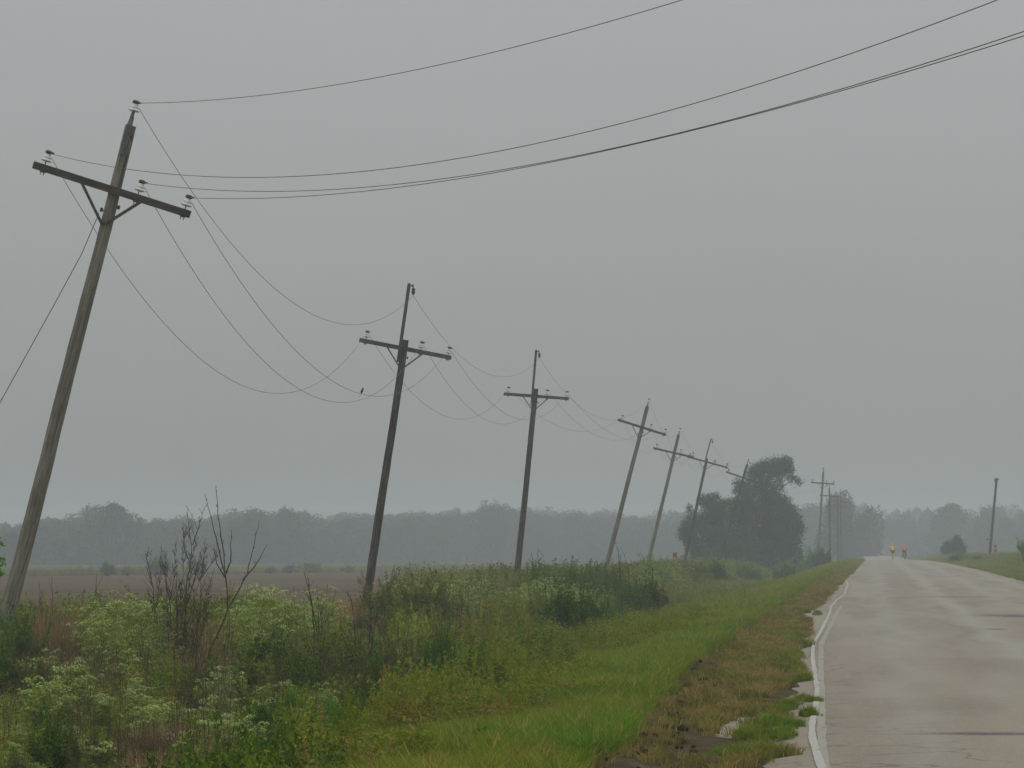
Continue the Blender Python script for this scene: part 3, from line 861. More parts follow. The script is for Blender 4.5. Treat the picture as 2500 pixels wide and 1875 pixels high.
SH = [  # style, variant, px, Y, width, height, label
    ('green', 0, 30, 52, 1.0, 1.05, 'fresh green bush at the foot of the nearest leaning pole'),
    ('dark', 0, 12, 47, 1.1, .75, 'dark bush below the fresh green one at the left edge'),
    ('dark', 1, 125, 35.5, .65, .62, 'small dark bush at the bottom left of the view'),
    ('dark', 2, 215, 35, .5, .5, 'low dark bush right of the one at the bottom left'),
    ('green', 1, 655, 36, .5, .52, 'fresh green bush at the bottom edge below the dark bushes'),
    ('dark', 0, 690, 51, 1.0, .95, 'dark bush at the left end of the dark row before the second pole'),
    ('dark', 1, 745, 47, .9, .85, 'dark bush second from the left in the dark row'),
    ('dark', 2, 845, 50, 1.0, .95, 'broad dark bush in the middle of the dark row'),
    ('olive', 0, 890, 53, 1.0, .85, 'olive bush behind the middle of the dark row'),
    ('dark', 0, 935, 49, .9, .8, 'dark bush right of the middle of the dark row'),
    ('dark', 2, 965, 46, .65, .55, 'small dark bush in front of the dark row'),
    ('dark', 1, 1078, 50, .58, 1.0, 'narrow very dark bush at the right end of the dark row'),
    ('dark', 2, 790, 49, 1.2, .9, 'dark bush between the first two of the dark row'),
    ('dark', 1, 1010, 52, 1.1, .85, 'dark bush behind the leaning dead branch'),
    ('dark', 0, 640, 55, 1.1, .8, 'dark bush behind the left end of the dark row'),
    ('dark', 2, 1065, 41, .5, .5, 'small dark bush below the narrow very dark one'),
    ('dark', 1, 925, 37.5, .5, .48, 'dark green shoots standing in the yellow green weeds'),
    ('green', 1, 1120, 57, .9, .5, 'fresh green low bush right of the narrow very dark one'),
    ('green', 2, 1010, 36, .5, .38, 'fresh green low bush in the yellow green weeds'),
    ('olive', 2, 1270, 102, 1.5, 1.2, 'olive bush in the middle of the pale flowering patch'),
    ('olive', 0, 940, 84, 1.6, 1.35, 'bright olive bush touching the second pole from the right'),
    ('olive', 1, 610, 49, .9, .75, 'olive bush left of the dark row, in front of the pale weeds'),
    ('olive', 0, 800, 56, 1.2, .95, 'olive bush with dead twigs behind the dark row'),
    ('green', 2, 700, 41, .7, .5, 'fresh green bush in front of the left end of the dark row'),
    ('dark', 0, 905, 42, .7, .45, 'low dark bush in front of the white flowering weeds'),
    ('green', 0, 820, 36, .5, .42, 'bright green bush at the bottom, right of the other fresh one'),
    ('olive', 2, 1160, 64, 1.0, .75, 'olive bush at the inner edge of the verge'),
    ('olive', 1, 1210, 74, 1.1, .9, 'olive bush behind the one at the inner edge of the verge'),
    ('olive', 1, 1000, 78, 1.7, 1.35, 'olive bush just right of the second pole'),
    ('olive', 2, 1075, 81, 1.5, 1.3, 'olive bush with dead twigs right of the second pole'),
    ('dark', 2, 1130, 90, 1.1, .9, 'dark green bush low in front of the pale flowering patch'),
    ('olive', 0, 1325, 77, 1.2, 1.25, 'olive bush with bare stems at the front of the pale patch'),
    ('dark', 1, 1395, 75, 1.3, 1.35, 'big dark bush standing out on the verge in front of the pale patch'),
    ('dark', 0, 1455, 82, 1.1, 1.0, 'dark bush right of the big one standing out on the verge'),
    ('olive', 2, 1245, 82, 1.3, 1.1, 'rusty olive bush left of the one with bare stems'),
    ('dark', 0, 1330, 124, 2.0, 1.5, 'dark shrub just right of the third pole base'),
    ('dark', 2, 1395, 127, 2.0, 1.55, 'dark shrub between the third and fourth poles'),
    ('dark', 1, 1445, 122, 1.8, 1.5, 'dark shrub with a sprig on top before the fourth pole'),
    ('dark', 0, 1490, 126, 1.7, 1.4, 'dark shrub under the fourth pole'),
    ('dark', 2, 1535, 104, 1.35, 1.25, 'very dark bush at the edge of the mown verge'),
    ('dark', 1, 1588, 106, 1.1, 1.35, 'tall dark bush furthest out on the mown verge'),
    ('green', 2, 1500, 92, .9, .7, 'green bush below the very dark bush'),
    ('light', 0, 1600, 170, 2.6, 1.75, 'pale green rounded bush below the fifth pole'),
    ('olive', 1, 1700, 205, 2.6, 1.5, 'olive bush below the sixth pole'),
    ('dark', 0, 1745, 225, 2.2, 1.5, 'dark bush right of the sixth pole base'),
    ('light', 1, 1770, 236, 2.4, 1.6, 'pale green bush in front of the big tree'),
    ('dark', 1, 1830, 250, 2.2, 1.3, 'dark bush below the seventh pole'),
    ('dark', 2, 1918, 262, 1.6, 1.35, 'dark bush alone where the verge narrows'),
    ('green', 0, 1985, 330, 2.6, 2.1, 'dome shaped green bush at the foot of the first far pole'),
    ('dark', 1, 2015, 322, 2.3, 1.9, 'dark green bush right of the dome shaped one'),
    ('olive', 0, 1930, 318, 3.0, 1.6, 'low olive bush between the big tree and the far poles'),
    ('green', 2, 2496, 226, 1.4, 1.5, 'green bush cut by the right edge of the view'),
    ('olive', 2, 2385, 280, 1.6, .55, 'low olive bush on the right bank before the stop sign'),
    ('light', 0, 2335, 300, 1.9, .8, 'small yellow green bush in front of the round roadside tree')]
# thicket undergrowth: every square metre between the mown strip and the field
rng = np.random.default_rng(14)
p = area_pts(rng, 24, 420, lambda Y: -19.0 + 0 * Y, lambda Y: veg_bound(Y) + .5 * (hnoise(Y, 3, .3, 51) - .5) * 2,
             lambda Y: np.interp(Y, [27, 60, 120, 420], [30, 24, 14, 6]))
sp = hnoise(p[:, 0], p[:, 1], .28, 52) * .65 + hnoise(p[:, 0], p[:, 1], .9, 53) * .35
u = rng.uniform(0, 1, len(p))
ppx, _ = PX(p[:, 0], p[:, 1], 0.5)
idx = np.where(sp < .27, rng.integers(11, 14, len(p)), np.where(sp < .55, rng.integers(0, 8, len(p)), rng.integers(0, 5, len(p))))
idx = np.where((u < .22), rng.integers(14, 16, len(p)), idx)
dk = hnoise(p[:, 0], p[:, 1] * .45, .75, 81)
idx = np.where((dk > .60) & (u > .4), rng.integers(16, 19, len(p)), idx)
idx = np.where((dk < .28) & (u > .5), rng.integers(19, 21, len(p)), idx)
nearlime = (p[:, 1] < 44) & (ppx > 620) | (p[:, 1] < 60) & (ppx > 1000)
idx = np.where(nearlime & (u > .55), rng.integers(8, 11, len(p)), idx)
brown = ((ppx > 60) & (ppx < 245) & (p[:, 1] > 50) & (p[:, 1] < 66)) | ((ppx > 300) & (ppx < 470) & (p[:, 1] < 41)) | ((ppx > 690) & (ppx < 960) & (p[:, 1] > 78) & (p[:, 1] < 125)) \
        | ((p[:, 1] > 170) & (p[:, 1] < 260) & (sp < .55)) | ((ppx > 380) & (ppx < 520) & (p[:, 1] > 50) & (p[:, 1] < 62) & (u > .5))
idx = np.where(brown & (u > .15), rng.integers(11, 14, len(p)), idx)
hgt = np.interp(p[:, 1], [27, 42, 50, 60, 130, 420], [.60, .80, 1.25, 2.3, 2.4, 2.6]) * (.65 + .7 * hnoise(p[:, 0], p[:, 1] * .6, .55, 77)) * np.interp(p[:, 0] - veg_bound(p[:, 1]), [-1.8, 0], [1.0, .6])
low = (ppx > 680) & (ppx < 965) & (p[:, 1] > 56) & (p[:, 1] < 110)
hgt = np.where(low, hgt * .42, hgt)
for x0_, x1_, y0_, y1_ in ((200, 390, 48, 61), (515, 790, 54, 74), (-20, 660, 34, 49), (950, 1430, 80, 116), (30, 250, 52, 60)):
    hgt = np.where((ppx > x0_) & (ppx < x1_) & (p[:, 1] > y0_) & (p[:, 1] < y1_), hgt * (.85 if y1_ < 50 else .6), hgt)
for st_, va, px, Y, w_, h_, lab in SH:                # weeds stay low in front of and under the bushes
    if px < 2200:
        x_ = xat(px, Y)
        hgt = np.where((np.abs(p[:, 0] - x_) < .55 * w_ + .1) & (p[:, 1] > Y - (5 if Y < 70 else 9)) & (p[:, 1] < Y + .5), np.minimum(hgt, .62 * h_), hgt)
pyt = np.interp(ppx, [0, 600, 680, 960, 1010], [1458, 1462, 1482, 1480, 1300])       # the field shows over the weeds here
hgt = np.where(ppx < 1000, np.minimum(hgt, np.maximum(.35, (2.3 - (pyt - 1352) * p[:, 1] / 8000) / .62)), hgt)
s_ = hgt * rng.uniform(.65, 1.15, len(p))
wd = np.interp(p[:, 1], [27, 60, 130, 420], [1.0, 1.25, 1.8, 2.6]) * rng.uniform(.8, 1.2, len(p))
o = scatter('roadside_weeds', C_MIX, np.column_stack([p, terrain(p[:, 0], p[:, 1]) - .02]), rng.uniform(0, 2 * pi, len(p)),
            np.stack([wd, wd, s_], -1), idx)
tag(o, 'dense tangle of green and brown weeds below the leaning poles', 'weeds', kind='stuff')

# weeds to the right of the road and along the field's far bank
rng = np.random.default_rng(15)
p = area_pts(rng, 110, 520, lambda Y: right_edge(Y) + .1, lambda Y: 26 + 0 * Y, lambda Y: np.interp(Y, [110, 200, 520], [12, 7, 2.5]))
de = p[:, 0] - right_edge(p[:, 1])
u = rng.uniform(0, 1, len(p))
idx = np.where(u < .55, rng.integers(14, 16, len(p)), np.where(u < .8, rng.integers(0, 11, len(p)), rng.integers(11, 14, len(p))))
h_ = np.interp(de, [0, 1, 3, 10], [.25, .4, .7, .95]) * rng.uniform(.7, 1.2, len(p))
w_ = rng.uniform(1.2, 2.2, len(p))
o = scatter('right_verge_weeds', C_MIX, np.column_stack([p, terrain(p[:, 0], p[:, 1]) - .02]), rng.uniform(0, 2 * pi, len(p)), np.stack([w_, w_, h_], -1), idx)
tag(o, 'grassy green weeds on the bank right of the road', 'weeds', kind='stuff')
rng = np.random.default_rng(16)
k = 2600
y = rng.uniform(130, 560, k); x = fx_edge(y) + rng.normal(0, .8, k)
keep = (x < -22) & (hnoise(y, 0, .08, 61) > rng.uniform(.05, .55, k))
x, y = x[keep], y[keep]; k = len(x)
w_ = rng.uniform(1.6, 3, k)
o = scatter('field_edge_weeds', C_MIX, np.column_stack([x, y, np.full(k, .1)]), rng.uniform(0, 2 * pi, k), np.stack([w_, w_, rng.uniform(.8, 2.0, k)], -1), rng.integers(0, 14, k))
tag(o, 'rough strip of weeds along the far edge of the bare field', 'weeds', kind='stuff')
# dead stalks standing at the field's near edge
rng = np.random.default_rng(17)
stalk_t = []
for k in range(4):
    mb = MB(); r_ = np.random.default_rng(300 + k)
    for q in range(7):
        b0 = r_.uniform(-.35, .35, 3) * [1, 1, 0]; tp = b0 + [r_.normal(0, .15), r_.normal(0, .15), r_.uniform(.8, 1.5)]
        mb.tube([b0, (b0 + tp) / 2 + r_.normal(0, .03, 3), tp], [.006, .005, .003], 3, False)
        for w_ in range(3):
            t = r_.uniform(.4, .9); pp = b0 + (tp - b0) * t
            mb.tube([pp, pp + [r_.normal(0, .12), r_.normal(0, .12), r_.uniform(.1, .3)]], [.004, .002], 3, False)
    stalk_t.append(mb.mesh('dead_stalk', M['dry_stem']))
C_STALK = tpl_collection("dead_stalks", stalk_t)
p = area_pts(rng, 32, 330, lambda Y: -19.2 + 0 * Y, lambda Y: veg_bound(Y) - 1.0, lambda Y: np.interp(Y, [32, 45, 50, 100, 330], [1.0, .9, .3, .12, .10]))
p = p[(p[:, 1] < 66) | (PX(p[:, 0], p[:, 1], 1.0)[0] > 940)]
s_ = rng.uniform(.8, 1.35, len(p)) * np.interp(p[:, 1], [32, 48, 56], [.5, .7, .95])
o = scatter('dead_stalks', C_STALK, np.column_stack([p, terrain(p[:, 0], p[:, 1])]), rng.uniform(0, 2 * pi, len(p)), s_, rng.integers(0, 4, len(p)))
tag(o, 'thin brown dead stalks sticking up through the roadside weeds', 'stalks', kind='stuff')

# turned clods of soil
rng = np.random.default_rng(18)
clods = MB()
cl_extra = [(None, y_, .16, 16, .030) for y_ in np.arange(26, 62, 1.3) if hnoise(y_, 0, .35, 44) > .3]
def clod(c, r):
    mb = MB().ball((0, 0, 0), 1, (7, 5))
    V = mb.v[0]; V = V * (1 + .55 * (hnoise(V[:, 0] * 2 + c[0] * 7, V[:, 1] * 2 + V[:, 2] * 3 + c[1], 1.7, 5)[:, None] - .5)) * np.array([1, 1, .65]) * r + c
    clods.add(V, mb.q[0], mb.t[0])
for px, Y, ext, cnt, r0 in cl_extra + [(1345, 44.5, .16, 9, .07), (1362, 46, .12, 6, .06), (1420, 50, .3, 8, .045), (1600, 36.5, .35, 14, .05), (1530, 32, .3, 16, .05), (1690, 47, .3, 14, .04), (1660, 42, .25, 14, .04), (1570, 30.5, .3, 12, .045), (1490, 33, .2, 8, .04), (1810, 74, .5, 12, .05), (1650, 36, .3, 14, .03)]:
    if px in (1345, 1362, 1420):
        for k in range(60):
            dx, dy = rng.normal(0, 1, 2)
            x = xat(px, Y) + dx * .22; y = Y + dy * .9
            clod(np.array([x, y, float(terrain(x, y)) + .20 * math.exp(-(dx * dx + dy * dy) * .5)]), .075 * rng.uniform(.4, 1.2))
    for k in range(cnt):
        x = (xat(px, Y) if px else float(dry_edge(Y)) + .05) + rng.normal(0, ext); y = Y + rng.normal(0, ext * 4)
        clod(np.array([x, y, float(terrain(x, y)) + .02]), r0 * rng.uniform(.5, 1.3))
o = link('soil_clods', clods.mesh('soil_clods', plain('turned_soil', (.048, .032, .022), .95, 0, .1, .4, 12), True))
tag(o, 'dark clods of turned soil scattered through the verge grass', 'soil', kind='stuff')

# ------------------------------------------------------------------ individual plants
def make_hemlock(seed, h, nst, white=False):
    st, lf, um = hemlock_meshes(seed, h, nst)
    root = link('flowering_weed', None)
    link('stem', st.mesh('stem', M['hemlock_leaf']), root)
    link('foliage', lf.mesh('foliage', M['hemlock_leaf']), root)
    link('blossom', um.mesh('blossom', M['umbel_white' if white else 'umbel']), root)
    root['category'] = 'flowering weed'
    return root
rng = np.random.default_rng(21)
hem = [make_hemlock(400 + k, 1.5, 5) for k in range(4)] + [make_hemlock(420 + k, .8, 5) for k in range(3)] + [make_hemlock(440 + k, .7, 4, True) for k in range(2)]
hem_used = [False] * len(hem)
HT = [1.5] * 4 + [.8] * 3 + [.7] * 2
def put(k, x, y, s, label, group):
    z = float(terrain(x, y)) - .02
    if not hem_used[k]:
        hem_used[k] = True; o = hem[k]
        o.location = (x, y, z); o.rotation_euler = (0, 0, rng.uniform(0, 6.28)); o.scale = (s,) * 3; o['label'] = label; o['group'] = group
    else: o = dup(hem[k], (x, y, z), rng.uniform(0, 6.28), s, label, group)
    return o
patches = [ # px0, px1, Y0, Y1, count, height, kind, label
    (205, 385, 52, 61, 34, 1.5, 'a', 'tall pale green flowering weed in the thick clump right of the nearest pole'),
    (520, 790, 58, 74, 38, 1.55, 'a', 'tall pale green flowering weed behind the bare forked sapling'),
    (-30, 190, 38, 51, 18, .85, 'b', 'pale flowering weed in the bottom left corner of the view'),
    (215, 430, 36, 52, 18, .66, 'b', 'low pale flowering weed in front of the thick flowering clump'),
    (420, 680, 35, 51, 19, .62, 'b', 'low pale flowering weed in front of the bare saplings'),
    (960, 1430, 84, 116, 84, 1.45, 'a', 'pale green flowering weed in the wide patch right of the second pole'),
    (790, 1060, 42, 60, 7, .62, 'c', 'small white flowering weed at the front of the dark bushes'),
    (1150, 1225, 54, 60, 5, .36, 'c', 'small white flowering weed alone on the green verge'),
    (0, 640, 33.5, 38, 26, .46, 'b', 'small pale flowering weed low at the bottom edge of the view'),
    (640, 800, 40, 47, 8, .6, 'b', 'pale flowering weed in front of the left end of the dark bushes'),
    (960, 1010, 55, 62, 5, .8, 'b', 'pale flowering weed beside the leaning dead branch'),
    (1560, 1690, 150, 190, 16, 1.5, 'a', 'pale green flowering weed in the light clump below the fifth pole'),
    (1250, 1400, 118, 140, 14, 1.35, 'a', 'pale green flowering weed among the dark shrubs by the third pole')]
for a_, b_, y0, y1, cnt, hgt_, kd, lab in patches:
    ks = {'a': (0, 1, 2, 3), 'b': (4, 5, 6), 'c': (7, 8)}[kd]
    for q in range(cnt):
        y = rng.uniform(y0, y1); px = rng.uniform(a_, b_)
        k = int(rng.choice(ks))
        put(k, xat(px, y), y, hgt_ / HT[k] * rng.uniform(.6, 1.15), lab, lab.replace('weed', 'weeds', 1))

shr_used = {}
def shrub(key, x, y, w, h, label, cat='bush', z=None, name='bush'):
    """key: (style, variant)"""
    style, var = key
    mats = {'dark': 'shrub_dark', 'olive': 'shrub_olive', 'green': 'shrub_green', 'light': 'hemlock_leaf'}
    if key not in shr_used:
        br, lf = shrub_meshes(500 + var * 7 + len(style), 1.6, 1.2, 7500, .062, 20, .27)
        shr_used[key] = (br.mesh('branches', M['twig_dark']), lf.mesh('foliage', M[mats[style]]))
    root = link(name, None)
    link('branches', shr_used[key][0], root); link('foliage', shr_used[key][1], root)
    root.location = (x, y, (float(terrain(x, y)) if z is None else z) - .03)
    root.rotation_euler = (0, 0, (x * 7.3 + y * 1.7) % 6.28)
    root.scale = (w / 1.45, w / 1.45, h / 1.0)
    tag(root, label, cat)
    return root
for st_, va, px, Y, w_, h_, lab in SH: shrub((st_, va), xat(px, Y), Y, w_, h_, lab)
# bushes beyond the ploughed field
for st_, va, px, py, Y, w_, h_, lab in [('dark', 0, 240, 1401, 322, 1.9, 1.2, 'low dark bush beyond the bare field, left of the others'),
        ('dark', 1, 362, 1396, 330, 1.7, 1.5, 'pair of joined dark bushes beyond the bare field, left half'), ('dark', 2, 378, 1396, 335, 1.4, 1.9, 'tallest dark bush beyond the bare field'),
        ('dark', 0, 464, 1395, 345, 2.2, 1.3, 'dark bush beyond the field seen through the bare saplings'), ('olive', 0, 290, 1399, 330, 1.5, .8, 'tiny olive bush between two dark ones beyond the field'),
        ('olive', 1, 745, 1391, 375, 2.6, 1.0, 'low bush on the field bank left of the second pole'), ('olive', 2, 700, 1392, 370, 2.0, .8, 'small bush beside the low one on the field bank'),
        ('dark', 1, 650, 1392, 362, 1.3, .7, 'smallest dark bush on the field bank'), ('dark', 2, 845, 1390, 390, 1.5, .7, 'little dark bush on the field bank right of the low ones'),
        ('olive', 0, 1000, 1388, 415, 1.8, .9, 'small bush on the field bank right of the second pole')]:
    shrub((st_, va), xat(px, Y), Y, w_, h_, lab, z=.1)

mb = MB(); r_ = np.random.default_rng(77)                # broad-leaved dock beside the bottom edge
for k in range(16):
    a = r_.uniform(0, 2 * pi); L = r_.uniform(.22, .36); el = r_.uniform(.5, 1.25)
    d_ = np.array([math.cos(a) * math.cos(el), math.sin(a) * math.cos(el), math.sin(el)]); sd = np.array([-math.sin(a), math.cos(a), 0])
    t_ = np.linspace(0, 1, 6); wv = L * .17 * np.sin(np.clip(t_ * 1.05, 0, 1) * pi) + .003
    cl_ = d_ * (t_ * L)[:, None] - np.array([0, 0, 1]) * (t_ ** 2 * L * .35)[:, None]
    V = np.concatenate([cl_ - sd * wv[:, None] + [0, 0, .012], cl_, cl_ + sd * wv[:, None] + [0, 0, .012]])
    Q = [(j_, j_ + 1, 6 + j_ + 1, 6 + j_) for j_ in range(5)] + [(6 + j_, 6 + j_ + 1, 12 + j_ + 1, 12 + j_) for j_ in range(5)]
    mb.add(V, Q)
dx_ = xat(1165, 27.5)
tag(link('dock_plant', mb.mesh('dock_plant', M['shrub_dark'], True), None, (dx_, 27.5, float(terrain(dx_, 27.5)) + .10)), 'broad leaved dark plant in the verge grass at the bottom edge', 'plant')

# dry grass clumps as things
def dry_clump(px, Y, w, h, mat, label, seed, cnt=420):
    mb = MB(); r_ = np.random.default_rng(seed)
    blades(mb, cnt, h, .012, w / 2, .45, r_, .5)
    o = link('grass_clump', mb.mesh('grass_clump', M[mat]), None, (xat(px, Y), Y, float(terrain(xat(px, Y), Y)) - .02))
    tag(o, label, 'dry grass'); return o
dry_clump(95, 57, 1.1, 1.35, 'dry_grass', 'tall brown dry grass clump just right of the nearest pole', 601, 900)
dry_clump(140, 55, 1.0, 1.25, 'dry_grass', 'brown dry grass clump left of the thick flowering clump', 602, 900)
dry_clump(190, 58, .9, 1.15, 'dry_grass', 'rust coloured dry grass clump touching the flowering clump', 603, 800)
dry_clump(385, 37, .7, .62, 'dry_grass', 'flattened brown grass clump at the bottom edge', 604, 600)
dry_clump(450, 36, .6, .55, 'dry_grass', 'smaller brown grass clump at the bottom edge', 605, 500)
dry_clump(760, 92, 1.9, 1.25, 'orange_grass', 'orange dry grass clump left of the second pole', 606, 1100)
dry_clump(835, 94, 1.9, 1.25, 'orange_grass', 'orange dry grass clump beside the second pole base', 607, 1100)
dry_clump(905, 97, 1.7, 1.2, 'orange_grass', 'orange dry grass clump right behind the second pole', 608, 900)
dry_clump(800, 74, 1.2, .7, 'dry_grass', 'faded grass clump in front of the orange grass', 609, 600)

# ------------------------------------------------------------------ bare saplings traced stem by stem
def sapling(name, Y, stems, mat, label, seed, ytop=.35, r0=.018, twigs=3, cat='sapling', rx=1.0, tl=.35):
    """stems: lists of photo pixels from the foot upward; stems bend a little towards and away from the road too"""
    r_ = np.random.default_rng(seed)
    base = P(*stems[0][0], Y)
    base[2] = float(terrain(base[0], Y)) - .05
    first, tw = MB(), MB()
    parts = []
    for si, st_ in enumerate(stems):
        off = r_.uniform(-ytop, ytop)
        pts = []
        for k, (px, py) in enumerate(st_):
            t = k / max(1, len(st_) - 1)
            pts.append(P(px, py, Y + off * t))
        pts = np.array(pts)
        if st_[0][1] >= stems[0][0][1] - 40:
            pts = np.vstack([[pts[0][0] + r_.normal(0, .01), Y, base[2]], pts])
        # finer, slightly crooked polyline
        d = np.r_[0, np.cumsum(np.linalg.norm(np.diff(pts, axis=0), axis=1))]
        m_ = max(4, int(d[-1] / .12))
        u_ = np.linspace(0, d[-1], m_)
        fine_ = np.stack([np.interp(u_, d, pts[:, c]) for c in range(3)], -1)
        fine_[1:-1, :2] += r_.normal(0, .006, (m_ - 2, 2))
        rr = r0 * (1 if si == 0 else .62) * rx
        mb = MB().tube(fine_ - base, np.linspace(rr, rr * .22, m_), 5)
        parts.append(mb)
        for q in range(int(twigs * 2.6 * d[-1])):
            t = r_.uniform(.22, .98); k = int(t * (m_ - 1)); p0 = fine_[k]
            a = r_.uniform(0, 2 * pi); L = r_.uniform(.3, 1.1) * tl * (1.25 - t)
            dv = np.array([math.cos(a) * .5, math.sin(a) * .5, .85])
            q_ = [p0]
            for w_ in range(4): 
                dv = dv + r_.normal(0, .13, 3) + [0, 0, .05]; q_.append(q_[-1] + dv / np.linalg.norm(dv) * L / 4)
            tw.tube(np.array(q_) - base, np.linspace(max(rr * .28, .0035), .0016, 5), 3, False)
            for w_ in range(r_.integers(1, 4)):
                p1_ = q_[r_.integers(1, 4)]; a2 = a + r_.normal(0, 1.2); l2 = L * r_.uniform(.25, .55)
                e1_ = p1_ + np.array([math.cos(a2) * .5, math.sin(a2) * .5, .8]) * l2
                tw.tube(np.array([p1_, (p1_ + e1_) / 2 + r_.normal(0, .01, 3), e1_]) - base, [.003, .0024, .0014], 3, False)
    root = link(name, None, None, base)
    for mb in parts: link('stem', mb.mesh('stem', M[mat]), root)
    if tw.v: link('twigs', tw.mesh('twigs', M[mat]), root)
    tag(root, label, cat)
    return root
def z2(l_): return [(x / 2.765, 1150 + y / 2.765) for x, y in l_]
sapling('bare_sapling', 54, [z2([(1370, 1430), (1420, 1200), (1470, 1100), (1540, 930), (1525, 720), (1510, 540), (1470, 300), (1458, 100)]),
        z2([(1522, 700), (1480, 560), (1430, 330), (1380, 150)]), z2([(1527, 690), (1560, 600), (1562, 390)]),
        z2([(1540, 930), (1620, 780), (1670, 690), (1710, 520), (1750, 330)]), z2([(1640, 735), (1740, 620), (1805, 490)]), z2([(1520, 720), (1460, 620), (1440, 520)])],
        'twig_red', 'tall bare sapling forking into long whips above the field', 701, .5, .022, 1.2, tl=.22)
sapling('bare_shrub', 55, [z2([(1190, 1450), (1215, 1250), (1250, 1100), (1255, 800), (1285, 600), (1295, 520), (1280, 400), (1265, 260)]),
        z2([(1110, 1380), (1035, 1150), (1042, 1000), (1075, 780), (1090, 500)]), z2([(1290, 1290), (1330, 1100), (1350, 900), (1360, 700), (1392, 450)]),
        z2([(1300, 500), (1340, 380), (1380, 240)]), z2([(1360, 720), (1430, 620), (1505, 540)]), z2([(1190, 1400), (1160, 1150), (1150, 900), (1180, 640), (1185, 470)]),
        z2([(1050, 950), (1030, 780), (980, 530)]), z2([(1200, 1400), (1235, 1150), (1215, 850), (1240, 620), (1228, 460)]),
        z2([(1260, 900), (1310, 740), (1345, 600), (1420, 500)]), z2([(1225, 1300), (1180, 1100), (1090, 1000)]), z2([(1150, 900), (1110, 700), (1130, 540)]),
        *[[(bx, 1645), (bx + (tx - bx) * .25 + q, 1645 - (1645 - ty) * .4), (bx + (tx - bx) * .6 + q, 1645 - (1645 - ty) * .72), (tx, ty)] for bx, tx, ty, q in
          ((405, 362, 1440, -6), (415, 378, 1400, 5), (420, 408, 1375, -8), (428, 425, 1340, 6), (440, 440, 1400, -9), (436, 478, 1310, 4), (446, 506, 1370, -5), (450, 520, 1420, 6), (470, 452, 1430, 8), (478, 530, 1460, -6), (398, 350, 1500, 4))],
        z2([(1285, 620), (1240, 520), (1235, 330)]), z2([(1300, 1250), (1370, 1060), (1385, 860), (1450, 650)])],
        'twig_red', 'bushy many stemmed bare shrub left of the tall forked sapling', 702, .6, .014, 6, 'bare shrub', tl=.55)
sapling('bare_sapling', 58, [[(772, 1640), (768, 1560), (762, 1480), (742, 1395)], [(776, 1560), (757, 1440), (748, 1400)], [(800, 1640), (786, 1520), (772, 1430)]],
        'twig_dark', 'thin dark stemmed sapling midway to the second pole', 703, .3, .017, 3)
sapling('bare_sapling', 60, [[(700, 1640), (672, 1570), (660, 1530), (640, 1480)], [(672, 1575), (690, 1520), (712, 1470)], [(690, 1610), (722, 1530), (726, 1480)]],
        'twig_red', 'bare sapling in front of the pale weeds behind the forked sapling', 704, .3, .014, 4)
sapling('bare_sapling', 52, [[(900, 1660), (902, 1580), (905, 1490), (903, 1452)], [(903, 1600), (915, 1530), (922, 1480)]],
        'twig_dark', 'thin straight sapling below the second pole base', 705, .3, .012, 3)
sapling('bare_sapling', 60, [[(870, 1650), (868, 1570), (860, 1480), (846, 1440)]],
        'twig_dark', 'thin sapling left of the second pole base', 706, .3, .011, 4)
sapling('bare_sapling', 42, [[(86, 1835), (68, 1760), (60, 1700), (42, 1650)], [(78, 1790), (52, 1720), (22, 1660)]],
        'twig_dark', 'dark twiggy sapling in the bottom left corner', 707, .3, .012, 3)
sapling('bare_sapling', 44, [[(108, 1800), (108, 1730), (104, 1680)], [(108, 1770), (122, 1720)]], 'twig_dark', 'short dark twig right of the bottom left sapling', 708, .2, .009, 3)
sapling('bare_sapling', 45, [[(180, 1790), (181, 1740), (180, 1700)], [(181, 1770), (176, 1730)]], 'twig_dark', 'short dark twig left of the low flowering weeds', 709, .2, .008, 3)
sapling('dead_branch', 42, [[(556, 1850), (556, 1760), (555, 1700), (562, 1640), (560, 1580)], [(555, 1705), (530, 1650), (500, 1625)], [(555, 1790), (542, 1740), (530, 1720)]],
        'twig_pale', 'bleached forked dead stem below the tall forked sapling', 710, .2, .009, 2, 'dead branch')
sapling('dead_branch', 37, [[(300, 1875), (312, 1810), (330, 1785), (370, 1772), (400, 1760)], [(318, 1800), (335, 1790)]], 'twig_pale', 'pale arching dead branch at the bottom edge', 711, .2, .010, 2, 'dead branch')
sapling('dead_branch', 36.5, [[(276, 1875), (280, 1810), (292, 1785), (302, 1768)]], 'twig_pale', 'pale upright dead branch at the bottom edge', 712, .2, .010, 2, 'dead branch')
sapling('dead_branch', 48, [[(960, 1700), (985, 1660), (1012, 1620), (1030, 1598)], [(975, 1680), (1000, 1650), (1006, 1610)]], 'twig_pale', 'leaning dead branch left of the narrow dark bush', 713, .3, .016, 4, 'dead branch')
sapling('dead_branch', 50, [[(560, 1570), (540, 1545), (520, 1538), (505, 1545)], [(556, 1600), (562, 1570)]], 'twig_pale', 'thin pale arching twig crossing the tall forked sapling', 714, .2, .006, 1, 'dead branch')
sapling('bare_shrub', 132, [[(1298, 1420), (1302, 1375), (1296, 1345)], [(1290, 1410), (1286, 1385), (1284, 1372)], [(1300, 1400), (1312, 1360), (1314, 1338)], [(1300, 1390), (1325, 1360), (1316, 1342)]],
        'twig_dark', 'small bare shrub just right of the third pole', 715, .5, .03, 3, 'bare shrub', tl=.5)
sapling('bare_shrub', 130, [[(1512, 1420), (1512, 1370), (1508, 1340), (1500, 1322)], [(1516, 1410), (1514, 1370), (1514, 1350)], [(1535, 1400), (1526, 1360), (1515, 1335)]],
        'twig_dark', 'bent bare shrub just right of the fourth pole', 716, .5, .03, 3, 'bare shrub', tl=.5)
